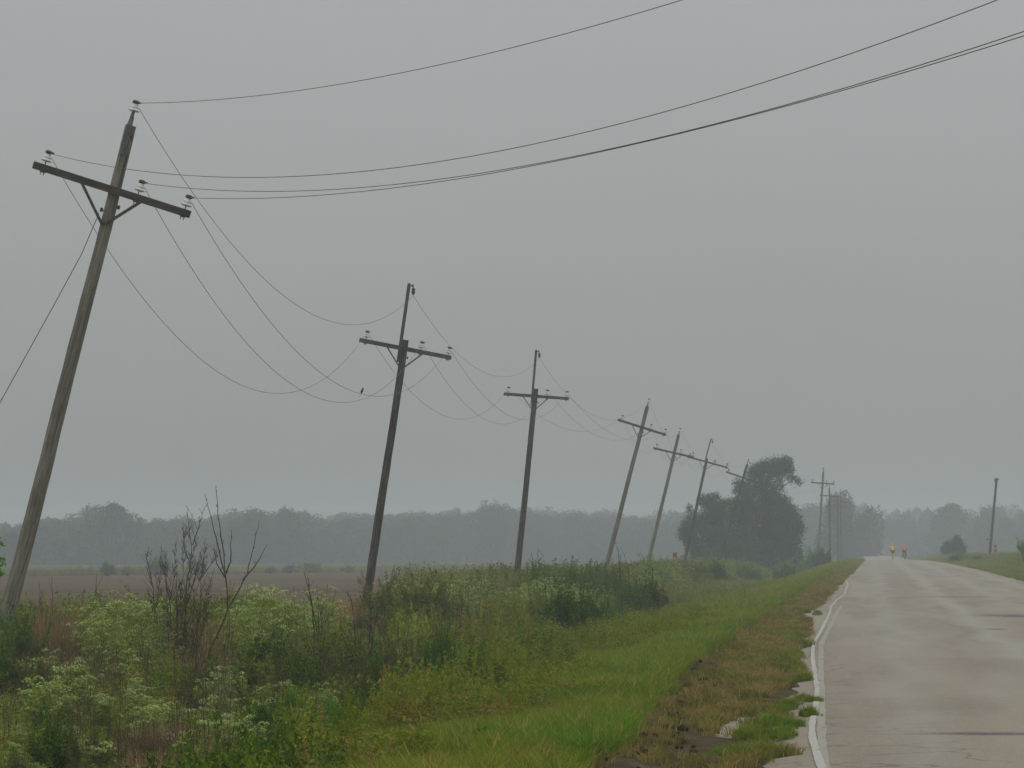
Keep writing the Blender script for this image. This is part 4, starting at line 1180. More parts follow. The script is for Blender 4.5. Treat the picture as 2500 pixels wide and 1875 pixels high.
sapling('bare_sapling', 84, [[(1048, 1460), (1055, 1410), (1046, 1380)], [(1052, 1440), (1075, 1400)], [(1050, 1430), (1035, 1400)]], 'twig_red', 'reddish bare sapling above the olive bushes', 717, .3, .012, 6, tl=.4)
sapling('bare_sapling', 80, [[(1348, 1630), (1347, 1570), (1346, 1540), (1350, 1500)], [(1347, 1550), (1330, 1480), (1325, 1445)], [(1347, 1545), (1360, 1480), (1352, 1440)]], 'twig_dark', 'bare sapling standing at the edge of the mown verge', 718, .3, .014, 3, tl=.4)
sapling('bare_sapling', 66, [[(20 + 80, 1500), (98, 1450), (95, 1418)], [(99, 1470), (104, 1440)]], 'twig_red', 'thin reddish twig right of the nearest pole', 719, .2, .01, 5)
sapling('bare_sapling', 66, [[(330, 1500), (318, 1450), (290, 1412)], [(318, 1450), (312, 1420)]], 'twig_red', 'leaning reddish twig above the thick flowering clump', 720, .2, .009, 3)
# leafy sapling cut by the left edge
o = sapling('leafy_sapling', 49, [[(-35, 1560), (-22, 1480), (-8, 1400), (-2, 1340), (-6, 1300)], [(-20, 1470), (0, 1370), (14, 1352)]], 'twig_dark', 'leafy sapling cut by the left edge of the view', 721, .1, .014, 2)
mb = MB(); r_ = np.random.default_rng(5)
bs_ = np.array(o.location)
for px, py in [(0, 1368), (-3, 1400), (-12, 1440), (-20, 1480), (-5, 1330), (-26, 1510)]:
    c_ = P(px, py, 49) - bs_; leaves(mb, c_ + r_.normal(0, .045, (45, 3)), .07, r_, .5, .6)
link('foliage', mb.mesh('foliage', M['shrub_green']), o)

# ------------------------------------------------------------------ utility poles
INS_S = [(.0, 0), (.05, 0), (.085, .012), (.098, .026), (.092, .042), (.070, .058), (.066, .072), (.074, .082), (.074, .098), (.058, .112), (.048, .13), (.046, .15), (.03, .16), (0, .162)]
def basis(up):
    up = up / np.linalg.norm(up)
    y = np.array([0, 1.0, 0]); x = np.cross(y, up); x /= np.linalg.norm(x)
    return np.stack([x, np.cross(up, x), up])      # rows: local x, y, z
WP = {k: [] for k in ('top', 'left', 'mid', 'right')}
def utility_pole(Y, low, top, arm, kind, label, mat='pole_grey', r_top=.10, r_bot=.16, ext=None, arm_mat='arm', front=True, has_top_ins=True, ins_dark=False):
    ground_py = HOR + (2.3 + .05) * F_PX / Y
    k = (low[0] - top[0]) / (low[1] - top[1])
    base = P(top[0] + k * (ground_py - top[1]), ground_py, Y)
    T_ = P(*top, Y)
    axis = T_ - base; L = np.linalg.norm(axis); B = basis(axis)
    root = link('utility_pole', None, None, base)
    import mathutils
    root.rotation_euler = mathutils.Matrix(B.T.tolist()).to_euler()
    tf = lambda V: (np.asarray(V) - base) @ B.T
    tl = lambda p: (np.asarray(p, float) - base) @ B.T
    r_ = np.random.default_rng(int(Y * 10))
    # shaft, slightly crooked and flattened, with checks down its length
    seg, rings = 20, 28
    zs = np.linspace(0, L, rings); rad = np.interp(zs, [0, L], [r_bot, r_top])
    a = np.arange(seg) * 2 * pi / seg
    V = []
    for i_, (z_, rr) in enumerate(zip(zs, rad)):
        wob = .006 * math.sin(z_ * 1.1 + Y)
        ra = rr * (1 + .035 * np.sin(a * 3 + z_ * .3) + .02 * r_.normal(0, 1, seg))
        ra[11] *= .86
        V.append(np.stack([ra * np.cos(a) + wob, ra * np.sin(a), np.full(seg, z_)], -1))
    V = np.concatenate(V + [[[0, 0, 0]], [[0, 0, L + .004]]])
    i = np.arange(rings - 1)[:, None] * seg; j = np.arange(seg)[None]; j2 = (j + 1) % seg
    Q = np.stack([i + j, i + j2, i + seg + j2, i + seg + j], -1).reshape(-1, 4)
    T3 = [(rings * seg, (q + 1) % seg, q) for q in range(seg)] + [(rings * seg + 1, (rings - 1) * seg + q, (rings - 1) * seg + (q + 1) % seg) for q in range(seg)]
    link('shaft', mesh_np('shaft', V, [Q, T3], M[mat], None, False), root)
    def rad_at(z_): return float(np.interp(z_, [0, L], [r_bot, r_top]))
    sgn = -1 if front else 1
    A, Bp = P(*arm[0], Y), P(*arm[1], Y)
    mid_ = (A + Bp) / 2
    zc = float(tl(mid_)[2])
    yoff = sgn * (rad_at(zc) + .055)
    A = A + [0, yoff, 0]; Bp = Bp + [0, yoff, 0]
    ad = (Bp - A); al = np.linalg.norm(ad); adu = ad / al
    aup = np.cross(np.array([0, -1.0, 0]), adu); aup = aup if aup[2] > 0 else -aup
    la, lb, lup = tl(A), tl(Bp), aup @ B.T
    mb = MB().bar(la, lb, .115, .14, lup)
    link('crossarm', mb.mesh('crossarm', M[arm_mat]), root)
    # braces: flat steel/wood straps from the arm down to the pole
    pc = tl(A + adu * (al * .5)); pc = np.array([0, pc[1], zc])
    foot = np.array([0, sgn * (rad_at(zc - .66) + .02), zc - .66])
    # where the arm crosses the shaft, along the arm
    t0 = float(np.clip((0 - la[0]) / (lb[0] - la[0]), .2, .8)) * al
    for s_, dd in ((-1, .60), (1, .60)):
        ap = la + (lb - la) / al * (t0 + s_ * dd) - lup * .055
        ap = ap + np.array([0, sgn * .03, 0])
        fp = foot + np.array([s_ * .045, 0, .02 * s_])
        mb = MB().bar(ap, fp, .045, .075 if Y < 65 else .05, (0, 1, 0))
        link('brace', mb.mesh('brace', M['board' if Y < 65 else 'steel']), root)
    # bolts and hardware on the shaft
    for zz, sx_ in ((zc, 0), (zc - .66, 0), (zc - .30, 1), (zc - .42, -1)):
        rr = rad_at(zz)
        if sx_ == 0: mb = MB().tube([[0, sgn * (rr + .03), zz], [0, sgn * (rr + .125 if zz == zc else rr + .055), zz]], .022, 6)
        else: mb = MB().tube([[sx_ * rr * .8, 0, zz], [sx_ * (rr + .05), 0, zz + .01]], .016, 6).box([sx_ * (rr + .04), 0, zz + .01], (.02, .03, .04))
        link('bolt', mb.mesh('bolt', M['dark_steel']), root)
    pm = M['porcelain'] if Y < 250 else M['dull_porcelain']
    def insulator(p, up):
        mb = MB().lathe([(r * 1.15, h_) for r, h_ in INS_S], p + up * .065, up, 12)
        ins = link('insulator', mb.mesh('insulator', pm, True), root)
        mb = MB().tube([p - up * .10, p + up * .10], .011, 6)
        link('pin', mb.mesh('pin', M['dark_steel']), ins)
        top_ = p + up * .215
        mb = MB().lathe([(0, 0), (.055, .0), (.070, .015), (.070, .045), (.045, .065), (0, .07)], top_ + up * .008, up, 8).box(top_ + up * .04 + np.array([.06, 0, 0]), (.04, .025, .014))
        link('clamp', mb.mesh('clamp', M['dark_steel']), ins)
        return p + up * .235
    def to_w(p): return base + np.asarray(p) @ B
    for key, fr in (('left', .065), ('mid', .663), ('right', .962)):
        pt = la + (lb - la) * fr + lup * .0625
        WP[key].append(to_w(insulator(pt, lup)))
        mb = MB()
        for q in (-.03, .03): mb.tube([pt - lup * .125 + (lb - la) / al * q, pt - lup * .20 + (lb - la) / al * q], .009, 5)
        mb.box(pt - lup * .14, (.05, .03, .012), np.stack([(lb - la) / al, np.array([0, 1.0, 0]), lup]))
        link('pin_nut', mb.mesh('pin_nut', M['dark_steel']), root)
    if ext is None:
        # tapered steel ridge pin bolted up the face of the pole, insulator on its tip
        f = sgn * (r_top + .012)
        mb = MB()
        prof = [(-.58, .045), (-.3, .06), (0, .05), (.16, .035), (.27, .02)]
        for (z0, w0), (z1, w1) in zip(prof[:-1], prof[1:]):
            V = [(-w0, f - .02, L + z0), (w0, f - .02, L + z0), (w0, f + .02, L + z0), (-w0, f + .02, L + z0), (-w1, f * .6 - .02, L + z1), (w1, f * .6 - .02, L + z1), (w1, f * .6 + .02, L + z1), (-w1, f * .6 + .02, L + z1)]
            if z1 <= 0: V = [(x, y if i_ < 4 else (f - .02 if i_ in (4, 5) else f + .02), z) for i_, (x, y, z) in enumerate(V)]
            elif z0 == 0: V = [(x, (f + (-.02 if i_ in (0, 1) else .02)) if i_ < 4 else y, z) for i_, (x, y, z) in enumerate(V)]
            mb.add(V, [(0, 3, 2, 1), (4, 5, 6, 7), (0, 1, 5, 4), (1, 2, 6, 5), (2, 3, 7, 6), (3, 0, 4, 7)])
        mb.tube([[0, f + sgn * .01, L - .45], [0, f + sgn * .05, L - .45]], .02, 6).tube([[0, f + sgn * .01, L - .14], [0, f + sgn * .045, L - .14]], .016, 6)
        link('ridge_pin', mb.mesh('ridge_pin', M['steel']), root)
        WP['top'].append(to_w(insulator(np.array([0, f * .6, L + .20]), np.array([0, 0, 1.0]))))
    else:
        e0, e1 = tl(P(*ext[0], Y)), tl(P(*ext[1], Y))
        yo = -(r_top + .05)
        e0[1] = yo; e1[1] = yo
        e0[0] -= .02
        mb = MB().bar(e0, e1, .085, .10, (1, 0, 0))
        link('extension_board', mb.mesh('extension_board', M['board']), root)
        d_ = (e1 - e0) / np.linalg.norm(e1 - e0)
        br = e1 - d_ * .06
        mb = MB().tube([br, br + [.13, 0, -.01], br + [.16, 0, -.06]], .018, 6).ball(br + [.12, 0, 0], .045, (8, 5))
        link('hook_bracket', mb.mesh('hook_bracket', M['dark_steel']), root)
        hp = br + np.array([.16, 0, -.06])
        mb = MB().lathe([(.0, 0), (.04, .01), (.062, .05), (.062, .08), (.04, .09), (.062, .12), (.062, .16), (.04, .20), (.025, .24), (0, .25)], hp, (0.1, 0, -1), 10)
        link('insulator', mb.mesh('insulator', M['dark_steel'], True), root)
        WP['top'].append(to_w(hp + np.array([.03, 0, -.26])))
    tag(root, label, 'utility pole', 'leaning utility poles left of the road')
    return root, to_w, L

p1, w1, L1 = utility_pole(61, (20, 1490), (320, 307), ((88, 405), (468, 526)), 'a', 'nearest and tallest leaning pole, grey wood with white insulators, cut by the left edge', 'pole_grey', .108, .165)
utility_pole(107, (896, 1455), (990, 830), ((876, 829), (1100, 873)), 'b', 'second pole from the left, dark wood, with an extension board on top', 'pole_dark', .115, .15, ((975, 885), (1001, 693)), 'arm_light', False)
utility_pole(153, (1264, 1385), (1308, 949), ((1229, 961), (1388, 973)), 'b', 'third pole from the left, dark and nearly upright, with a hooked extension board', 'pole_dark', .12, .155, ((1300, 985), (1310, 855)), 'arm_light', False)
utility_pole(198, (1481, 1379), (1580.5, 992), ((1509, 1025), (1626, 1062)), 'a', 'fourth pole, pale tan wood leaning right, beside a bent bare shrub', 'pole_tan', .115, .15)
utility_pole(238, (1584, 1365), (1657, 1061), ((1595, 1094), (1694, 1117)), 'a', 'fifth pole, tan wood, its crossarm running into the next one', 'pole_tan', .11, .145)
utility_pole(272, (1674, 1360), (1726, 1119), ((1676, 1114), (1777, 1142)), 'b', 'sixth pole, in front of the left side of the big tree', 'pole_dark', .11, .15, ((1722, 1128), (1736, 1071)), 'arm_light', False)
utility_pole(300, (1762, 1352), (1824, 1134), ((1772, 1152), (1850, 1178)), 'a', 'seventh pole, top standing left of the tallest tree crown', 'pole_dark', .11, .145)
utility_pole(329, (1814.6, 1365), (1868, 1166), ((1830, 1186), (1900, 1204)), 'a', 'eighth pole, dark against the lower part of the big tree', 'pole_dark', .10, .14)
utility_pole(372, (1999, 1330), (2010, 1152), ((1980, 1178), (2037, 1182)), 'a', 'first pole right of the big tree, rising from the green bush', 'pole_tan', .11, .15)
utility_pole(415, (2026, 1330), (2025, 1193), ((2001, 1209), (2053, 1213)), 'a', 'thin hazy pole second to the right of the big tree', 'pole_dark', .10, .14)
utility_pole(462, (2046, 1340), (2045, 1211), ((2030, 1221), (2076, 1228)), 'a', 'hazy pole third to the right of the big tree', 'pole_dark', .10, .14)
utility_pole(505, (2054.5, 1355), (2051.5, 1201), ((2030, 1232), (2070, 1237)), 'a', 'farthest hazy pole, nearest the road', 'pole_dark', .12, .15)

# conductors: one wire from the pole across the road, then from pole to pole
def sag(A, B, s, n_=40):
    t = np.linspace(0, 1, n_)[:, None]; p = A * (1 - t) + B * t
    p[:, 2] -= 4 * s * (t * (1 - t))[:, 0]
    return p
PZ0 = {'top': ((11.16, 15.22, 10.04), 1.44), 'left': ((11.81, 15.64, 10.70), 2.69), 'mid': ((10.56, 14.95, 8.81), 1.74), 'right': ((10.15, 14.70, 8.19), 1.25)}
SG = {'top': [2.31, 1.65, 1.98], 'left': [3.18, 2.12, 1.45], 'mid': [2.97, 2.09, 1.55], 'right': [2.56, 1.79, 1.33]}
WL = {'top': 'topmost wire, strung over the tips of the leaning poles', 'left': 'wire on the outer left insulators of the leaning poles',
      'mid': 'wire on the insulators just right of the pole shafts', 'right': 'wire on the right end of the crossarms, carrying the bird'}
bird_at = None
for k in ('top', 'left', 'mid', 'right'):
    w_ = WP[k]
    pts = [sag(np.array(PZ0[k][0]), w_[0], PZ0[k][1], 60)]
    for q in range(len(w_) - 1):
        s_ = SG[k][q] if q < 3 else (1.3 if q != 7 else .9)
        pp = sag(w_[q], w_[q + 1], s_, 48 if q < 3 else 16)
        if k == 'right' and q == 0:
            cx_, cy_ = PX(pp[:, 0], pp[:, 1], pp[:, 2]); j_ = int(np.argmin(np.abs(cx_ - 879))); bird_at = pp[j_]
        pts.append(pp[1:])
    pts = np.vstack(pts)
    o0 = w_[0]
    mb = MB().tube(pts - o0, .0056, 5)
    o = link('power_line', mb.mesh('power_line', M['wire'], True), None, o0)
    tag(o, WL[k], 'power line', 'wires of the leaning pole line')
# guy wire of the nearest pole
g = np.array([P(242, 520, 60.95), P(199, 621, 60.8), P(130, 748, 60.6), P(0, 983, 60.4), P(-370, 1652, 60.2)])
o = link('guy_wire', MB().tube(g - g[-1], .009, 5).mesh('guy_wire', M['wire'], True), None, g[-1])
tag(o, 'slack guy wire running from the nearest pole down past the left edge', 'guy wire')

# bird on the wire
mb = MB()
mb.lathe([(0, -.075), (.006, -.07), (.012, -.045), (.026, -.02), (.033, .012), (.030, .038), (.021, .058), (.021, .072), (.023, .085), (.018, .098), (0, .106)], (0, 0, .065), (.35, .12, .92), 10)
mb.bar((-.020, -.01, .02), (-.055, -.02, -.075), .026, .006)
mb.lathe([(.007, 0), (.004, .014), (0, .024)], (.045, .012, .155), (.9, .3, .1), 6)
mb.tube([(0, .008, .045), (0, .004, 0.005)], .003, 4).tube([(0, -.012, .045), (0, -.004, 0.005)], .003, 4)
o = link('bird', mb.mesh('bird', plain('brown_feathers', (.05, .042, .036), .8), True), None, bird_at + [0, 0, .004])
tag(o, 'small dark bird perched on the lowest wire left of the second pole', 'bird')

# lone pole on the right with hardware at its tip
Yp = 330
b0, t0_ = P(2415.5, 1362, Yp), P(2433, 1170, Yp)
b0[2] = float(terrain(b0[0], Yp)) - .1
root = link('utility_pole', None, None, b0)
t_ = np.linspace(0, 1, 10)[:, None]
link('shaft', MB().tube((t0_ - b0) * t_, np.linspace(.15, .115, 10), 14).mesh('shaft', M['pole_dark']), root)
mb = MB().box((t0_ - b0) + [-.08, 0, -.12], (.13, .16, .17)).box((t0_ - b0) + [.10, -.1, -.02], (.10, .12, .10))
link('cutout_box', mb.mesh('cutout_box', M['dark_steel']), root)
mb = MB().tube([(t0_ - b0) + [.1, 0, .0], (t0_ - b0) + [.22, 0, .09], (t0_ - b0) + [.21, 0, -.1]], .02, 6).lathe(INS_S, (t0_ - b0) + [-.02, 0, .0], (0, 0, 1), 10)
link('insulator', mb.mesh('insulator', M['dark_steel'], True), root)
mb = MB().box((P(2411, 1317, Yp) - b0), (.12, .03, .05)); link('step_bracket', mb.mesh('step_bracket', M['dark_steel']), root)
tag(root, 'lone dark pole without a crossarm on the right side of the road', 'utility pole')

# ------------------------------------------------------------------ signs
def text_mesh(txt, size, mat, depth=.004):
    cu = bpy.data.curves.new('lettering', 'FONT'); cu.body = txt; cu.size = size; cu.extrude = depth
    cu.align_x = 'CENTER'; cu.align_y = 'CENTER'
    tmp = bpy.data.objects.new('tmp', cu); COL.objects.link(tmp)
    dg = bpy.context.evaluated_depsgraph_get()
    me = bpy.data.meshes.new_from_object(tmp.evaluated_get(dg)); me.materials.clear(); me.materials.append(mat)
    bpy.data.objects.remove(tmp); return me
def ngon(nv, r, th_, mat, a0=0):
    a = np.arange(nv) * 2 * pi / nv + a0
    V = [(r * math.cos(t), -th_ / 2, r * math.sin(t)) for t in a] + [(r * math.cos(t), th_ / 2, r * math.sin(t)) for t in a]
    me = bpy.data.meshes.new('panel')
    F = [tuple(range(nv)), tuple(range(2 * nv - 1, nv - 1, -1))] + [(i_, i_ + nv, (i_ + 1) % nv + nv, (i_ + 1) % nv) for i_ in range(nv)]
    me.from_pydata(V, [], F); me.materials.append(mat); me.update(); return me
Ys = 300; c_ = P(2429.6, 1339, Ys); gz_ = float(terrain(c_[0], Ys))
root = link('stop_sign', None, None, (c_[0], Ys, gz_)); root.rotation_euler = (0, 0, radians(60))
hz = c_[2] - gz_
link('post', MB().box((0, .03, (hz + .3) / 2), (.03, .02, (hz + .3) / 2)).mesh('post', M['steel']), root)
rim = link('panel', ngon(8, .400, .004, M['white'], pi / 8), root, (0, -.004, hz))
link('red_face', ngon(8, .385, .004, M['red'], pi / 8), rim, (0, -.005, 0))
tx = link('lettering', text_mesh('STOP', .26, M['white'], .002), rim, (0, -.010, 0)); tx.rotation_euler = (pi / 2, 0, 0)
tag(root, 'red octagonal stop sign seen edge on beside the lone right pole', 'stop sign')
def small_sign(px, py, Y, w, h, mat, label, rot=0.0, diamond=False, name='marker_sign'):
    c_ = P(px, py, Y); gz_ = float(terrain(c_[0], Y)); hz = c_[2] - gz_
    root = link(name, None, None, (c_[0], Y, gz_)); root.rotation_euler = (0, 0, rot)
    link('post', MB().box((0, .03, hz / 2), (.025, .02, hz / 2)).mesh('post', M['steel']), root)
    if diamond: link('panel', ngon(4, w / 2 * 1.35, .006, mat, 0), root, (0, 0, hz))
    else:
        mb = MB().box((0, 0, 0), (w / 2, .006, h / 2)).box((-w * .32, 0, h / 2 + .02), (w * .1, .005, .02)).box((w * .32, 0, h / 2 + .02), (w * .1, .005, .02))
        link('panel', mb.mesh('panel', mat), root, (0, 0, hz))
    tag(root, label, 'sign'); return root
small_sign(1647.5, 1355, 236, .30, .32, M['red'], 'small square red marker sign in the weeds left of the sixth pole')
small_sign(1945, 1352, 318, .22, .28, M['red'], 'tiny faint red marker sign at the right foot of the big tree')
small_sign(2158, 1349, 560, .5, .5, M['yellow_sign'], 'faint yellow diamond sign in the haze left of the cyclists', 0, True, 'warning_sign')

# ------------------------------------------------------------------ trees
def crown(mb, blobs, per_m3, size, rng, Y, zbase, gap=.3, seed=0, flat=.5):
    """blobs: photo centre px,py, radii in px, depth offset; leaf clusters fill the outer part of each"""
    for bx, by, rx, ry, dy in blobs:
        c = P(bx, by, Y + dy); k = Y / F_PX
        R = np.array([rx * k, min(rx, ry * 1.3) * k, ry * k])
        n_ = int(per_m3 * 2.6 * (R[0] * R[1] * R[2]) ** .82 * 4.2)
        d = rng.normal(0, 1, (n_, 3)); d /= np.linalg.norm(d, axis=1)[:, None]
        lump = .72 + .5 * hnoise(d[:, 0] * 2.2 + bx, d[:, 2] * 2.2 + d[:, 1] * 2 + by, 1.5, seed)
        rad = rng.uniform(.1, 1.0, n_) ** .42 * lump
        C = c + d * rad[:, None] * R
        keep = (hnoise(C[:, 0] * 1.1, C[:, 2] * 1.1 + C[:, 1] * .7, 1.4, seed + 5) * .6 + hnoise(C[:, 0] * 3, C[:, 2] * 3 + C[:, 1] * 2, 1.0, seed + 6) * .4) > gap
        C, dd = C[keep], d[keep]
        ok = C[:, 2] > zbase + .3
        C, dd = C[ok], dd[ok]
        # every point becomes a little spray of leaves
        C3 = np.repeat(C, 3, 0) + rng.normal(0, size * .9, (len(C) * 3, 3))
        leaves(mb, C3, size, rng, flat, .6, np.repeat(dd, 3, 0))
def tree(name, Y, foot, trunk, limbs, blobs, mat, label, seed, size=.22, per=46, gap=.30, r0=.28, cat='tree', flat=.4):
    rng_ = np.random.default_rng(seed)
    X0 = xat(foot, Y); base = np.array([X0, Y, float(terrain(X0, Y)) - .1])
    root = link(name, None, None, base)
    pts = np.vstack([[base], [P(px, py, Y) for px, py in trunk]]) - base
    link('trunk', MB().tube(pts, np.linspace(r0, r0 * .3, len(pts)), 9).mesh('trunk', M['bark']), root)
    for lm in limbs:
        q_ = np.array([P(px, py, Y + dy) for px, py, dy in lm]) - base
        link('limb', MB().tube(q_, np.linspace(r0 * .42, r0 * .1, len(q_)), 6).mesh('limb', M['bark']), root)
    mb = MB(); crown(mb, blobs, per, size, rng_, Y, base[2], gap, seed, flat)
    link('crown', mb.mesh('crown', M[mat], False, lambda V: V - base), root)
    tag(root, label, cat); return root
tree('tall_tree', 350, 1866, [(1866, 1300), (1862, 1230), (1862, 1180), (1880, 1150)],
     [[(1863, 1240, 0), (1900, 1195, .5), (1945, 1165, 0), (1955, 1180, 0)], [(1862, 1200, 0), (1840, 1160, 1), (1825, 1140, 0)], [(1863, 1215, 0), (1820, 1190, -1), (1790, 1180, 0)],
      [(1870, 1180, 0), (1900, 1150, -1), (1925, 1125, 0)], [(1862, 1225, 0), (1885, 1190, 1), (1910, 1200, 0)]],
     [(1845, 1146, 20, 16, 0), (1868, 1136, 20, 15, 1), (1892, 1128, 22, 13, -1), (1918, 1126, 20, 13, 0), (1925, 1142, 16, 14, 1), (1905, 1148, 22, 14, 0), (1880, 1155, 22, 16, -1), (1855, 1165, 22, 16, 0),
      (1832, 1158, 14, 10, 0), (1902, 1168, 18, 13, 1), (1925, 1163, 14, 6, 0), (1938, 1168, 16, 7, 0), (1952, 1176, 11, 6, 0), (1940, 1178, 12, 4, 1), (1895, 1188, 18, 9, 0), (1870, 1185, 22, 14, 0), (1845, 1190, 20, 14, 0), (1820, 1182, 16, 12, 0), (1802, 1178, 12, 12, -1), (1798, 1196, 12, 11, 0), (1816, 1204, 16, 12, 0),
      (1910, 1196, 8, 5, 0), (1930, 1152, 12, 8, 0), (1855, 1205, 30, 18, 0), (1825, 1200, 24, 14, 1), (1880, 1208, 26, 14, 0), (1860, 1180, 34, 20, 2), (1908, 1140, 26, 18, 2), (1875, 1145, 30, 18, 2)],
     'tree_leaf', 'tallest tree, its ragged crown sweeping right above the others', 801, .19, 50, .31, .22)
tree('broad_tree', 352, 1905, [(1905, 1320), (1903, 1270), (1900, 1240)],
     [[(1904, 1290, 0), (1925, 1255, 0), (1940, 1240, 0)], [(1904, 1280, 0), (1880, 1240, 0)]],
     [(1875, 1228, 34, 22, 0), (1905, 1225, 30, 20, 1), (1925, 1248, 28, 22, 0), (1890, 1255, 40, 28, -2), (1935, 1275, 28, 26, 0), (1900, 1290, 42, 32, -2), (1932, 1305, 26, 26, 0), (1860, 1290, 40, 34, -1), (1900, 1335, 45, 28, -1), (1935, 1340, 24, 22, 0), (1855, 1340, 40, 28, 0), (1950, 1290, 14, 12, 0), (1958, 1293, 7, 5, 0), (1890, 1365, 60, 22, -2), (1935, 1360, 26, 24, -1), (1870, 1205, 30, 16, 1)],
     'tree_leaf', 'broad dark tree forming the right half of the big clump', 802, .21, 42, .20, .3)
tree('broad_tree', 348, 1765, [(1765, 1330), (1762, 1280), (1758, 1240)],
     [[(1763, 1290, 0), (1735, 1250, 0), (1725, 1225, 0)], [(1762, 1270, 0), (1800, 1230, 0), (1810, 1220, 0)]],
     [(1728, 1218, 20, 14, 0), (1748, 1212, 12, 12, 0), (1715, 1222, 14, 12, 1), (1745, 1235, 32, 20, 0), (1785, 1228, 30, 14, 0), (1815, 1225, 30, 18, 0), (1770, 1255, 40, 24, -1), (1820, 1260, 40, 30, 1), (1730, 1262, 28, 22, 0), (1712, 1285, 20, 20, 0), (1750, 1300, 44, 30, -1), (1800, 1310, 44, 34, 0), (1740, 1340, 40, 24, 0), (1790, 1350, 44, 22, 0), (1828, 1330, 30, 30, 0), (1720, 1365, 40, 20, 0), (1770, 1368, 60, 20, -2), (1830, 1368, 50, 20, -2), (1835, 1240, 30, 26, 1), (1700, 1330, 22, 26, 0)],
     'tree_leaf', 'broad dark tree forming the left half of the big clump', 803, .21, 42, .20, .3)
tree('leafy_tree', 342, 1690, [(1690, 1340), (1688, 1300), (1682, 1260)],
     [[(1688, 1310, 0), (1675, 1280, 0), (1668, 1262, 0)]],
     [(1682, 1238, 8, 8, 0), (1688, 1250, 8, 8, 0), (1680, 1272, 14, 12, 0), (1672, 1290, 16, 16, 0), (1668, 1306, 15, 14, 0), (1682, 1322, 16, 16, 0), (1700, 1345, 20, 18, 0), (1688, 1300, 16, 20, 0), (1698, 1270, 14, 16, 0)],
     'tree_leaf_light', 'thin pale tree at the left side of the big clump', 804, .18, 64, .26, .12)
tree('rounded_bush', 338, 1795, [(1795, 1360), (1795, 1335)], [],
     [(1795, 1340, 46, 30, 0), (1765, 1352, 30, 22, 0), (1825, 1350, 30, 24, 0)], 'tree_leaf_light', 'rounded paler bush at the foot of the big clump', 805, .15, 60, .22, .1, 'bush')
tree('round_tree', 400, 2327, [(2327, 1345), (2328, 1330)], [[(2327, 1340, 0), (2335, 1322, 0)]],
     [(2322, 1330, 18, 13, 0), (2336, 1325, 15, 15, 0), (2345, 1336, 15, 16, 0), (2310, 1340, 13, 14, 0), (2335, 1313, 8, 6, 0), (2325, 1345, 28, 14, 0), (2350, 1345, 10, 12, 0)],
     'tree_leaf', 'small round dark tree on the right side of the road', 806, .15, 90, .2, .1)

# far woods: crowns in two ragged rows closing off the plain
rng = np.random.default_rng(31)
crowns = []
for k in range(6):
    r_ = np.random.default_rng(900 + k); mb = MB()
    for q in range(16):
        a = r_.uniform(0, 2 * pi); rr = .42 * math.sqrt(r_.uniform(0, 1)); zc = r_.uniform(.12, .82)
        c = np.array([rr * math.cos(a), rr * math.sin(a), zc * (1 - .3 * rr)]); R = r_.uniform(.15, .26)
        d = r_.normal(0, 1, (420, 3)); d /= np.linalg.norm(d, axis=1)[:, None]
        C = c + d * (R * r_.uniform(.4, 1, 420) ** .5 * (.8 + .4 * hnoise(d[:, 0] * 2, d[:, 2] * 2, 2, k)))[:, None]
        C[:, 2] = np.maximum(C[:, 2], .01)
        leaves(mb, C, .055, r_, .6, .75, d)
    crowns.append(mb.mesh('far_crown', M['wood_leaf']))
C_CROWN = tpl_collection("far_crowns", crowns)
TOPX = [-200, 0, 29, 80, 145, 217, 253, 289, 300, 362, 452, 500, 542, 600, 644, 658, 690, 730, 759, 800, 868, 944, 980, 1052, 1124, 1160, 1182, 1204, 1251, 1341, 1500, 1680, 1950, 1975, 2000, 2020, 2045, 2065, 2095, 2115, 2135, 2150, 2172, 2190, 2235, 2275, 2300, 2340, 2372, 2388, 2440, 2470, 2600, 2900]
TOPY = [1250, 1255, 1242, 1246, 1246, 1226, 1217, 1230, 1248, 1253, 1251, 1240, 1237, 1228, 1240, 1240, 1228, 1226, 1253, 1250, 1236, 1244, 1236, 1231, 1234, 1224, 1234, 1217, 1218, 1236, 1236, 1236, 1234, 1222, 1212, 1206, 1194, 1198, 1199, 1214, 1236, 1222, 1234, 1228, 1222, 1230, 1217, 1226, 1248, 1224, 1226, 1236, 1230, 1235]
LX = np.array([-330, -215, -159, -87, 0, 60, 220]); LY = np.array([470, 560, 615, 790, 870, 880, 860])
pts, scs, rot, ix = [], [], [], []
d = np.r_[0, np.cumsum(np.hypot(np.diff(LX), np.diff(LY)))]
for row, (dy, step, hf) in enumerate([(0, 4.2, .80), (28, 4.2, .93), (90, 5.0, .99), (230, 6.5, 1.02)]):
    for s_ in np.arange(0, d[-1], step):
        s2 = s_ + rng.normal(0, 1.2)
        x = np.interp(s2, d, LX) + rng.normal(0, 1.5); y = np.interp(s2, d, LY) + dy + rng.normal(0, 4)
        px = VPX + F_PX * x / y
        ty = np.interp(px, TOPX, TOPY)
        H = 2.3 + (HOR - ty) * y / F_PX
        H *= hf * rng.uniform(.86, 1.03)
        if row == 3 and px < 0: continue
        if row == 0 and rng.uniform() < .25: H *= rng.uniform(.5, .8)
        W = rng.uniform(9, 13)
        pts.append((x, y, -.3)); scs.append((W, W, H)); rot.append(rng.uniform(0, 6.28)); ix.append(rng.integers(0, 6))
o = scatter('far_woods', C_CROWN, np.array(pts), np.array(rot), np.array(scs), np.array(ix))
tag(o, 'long hazy line of woods closing off the plain', 'woods', kind='stuff')
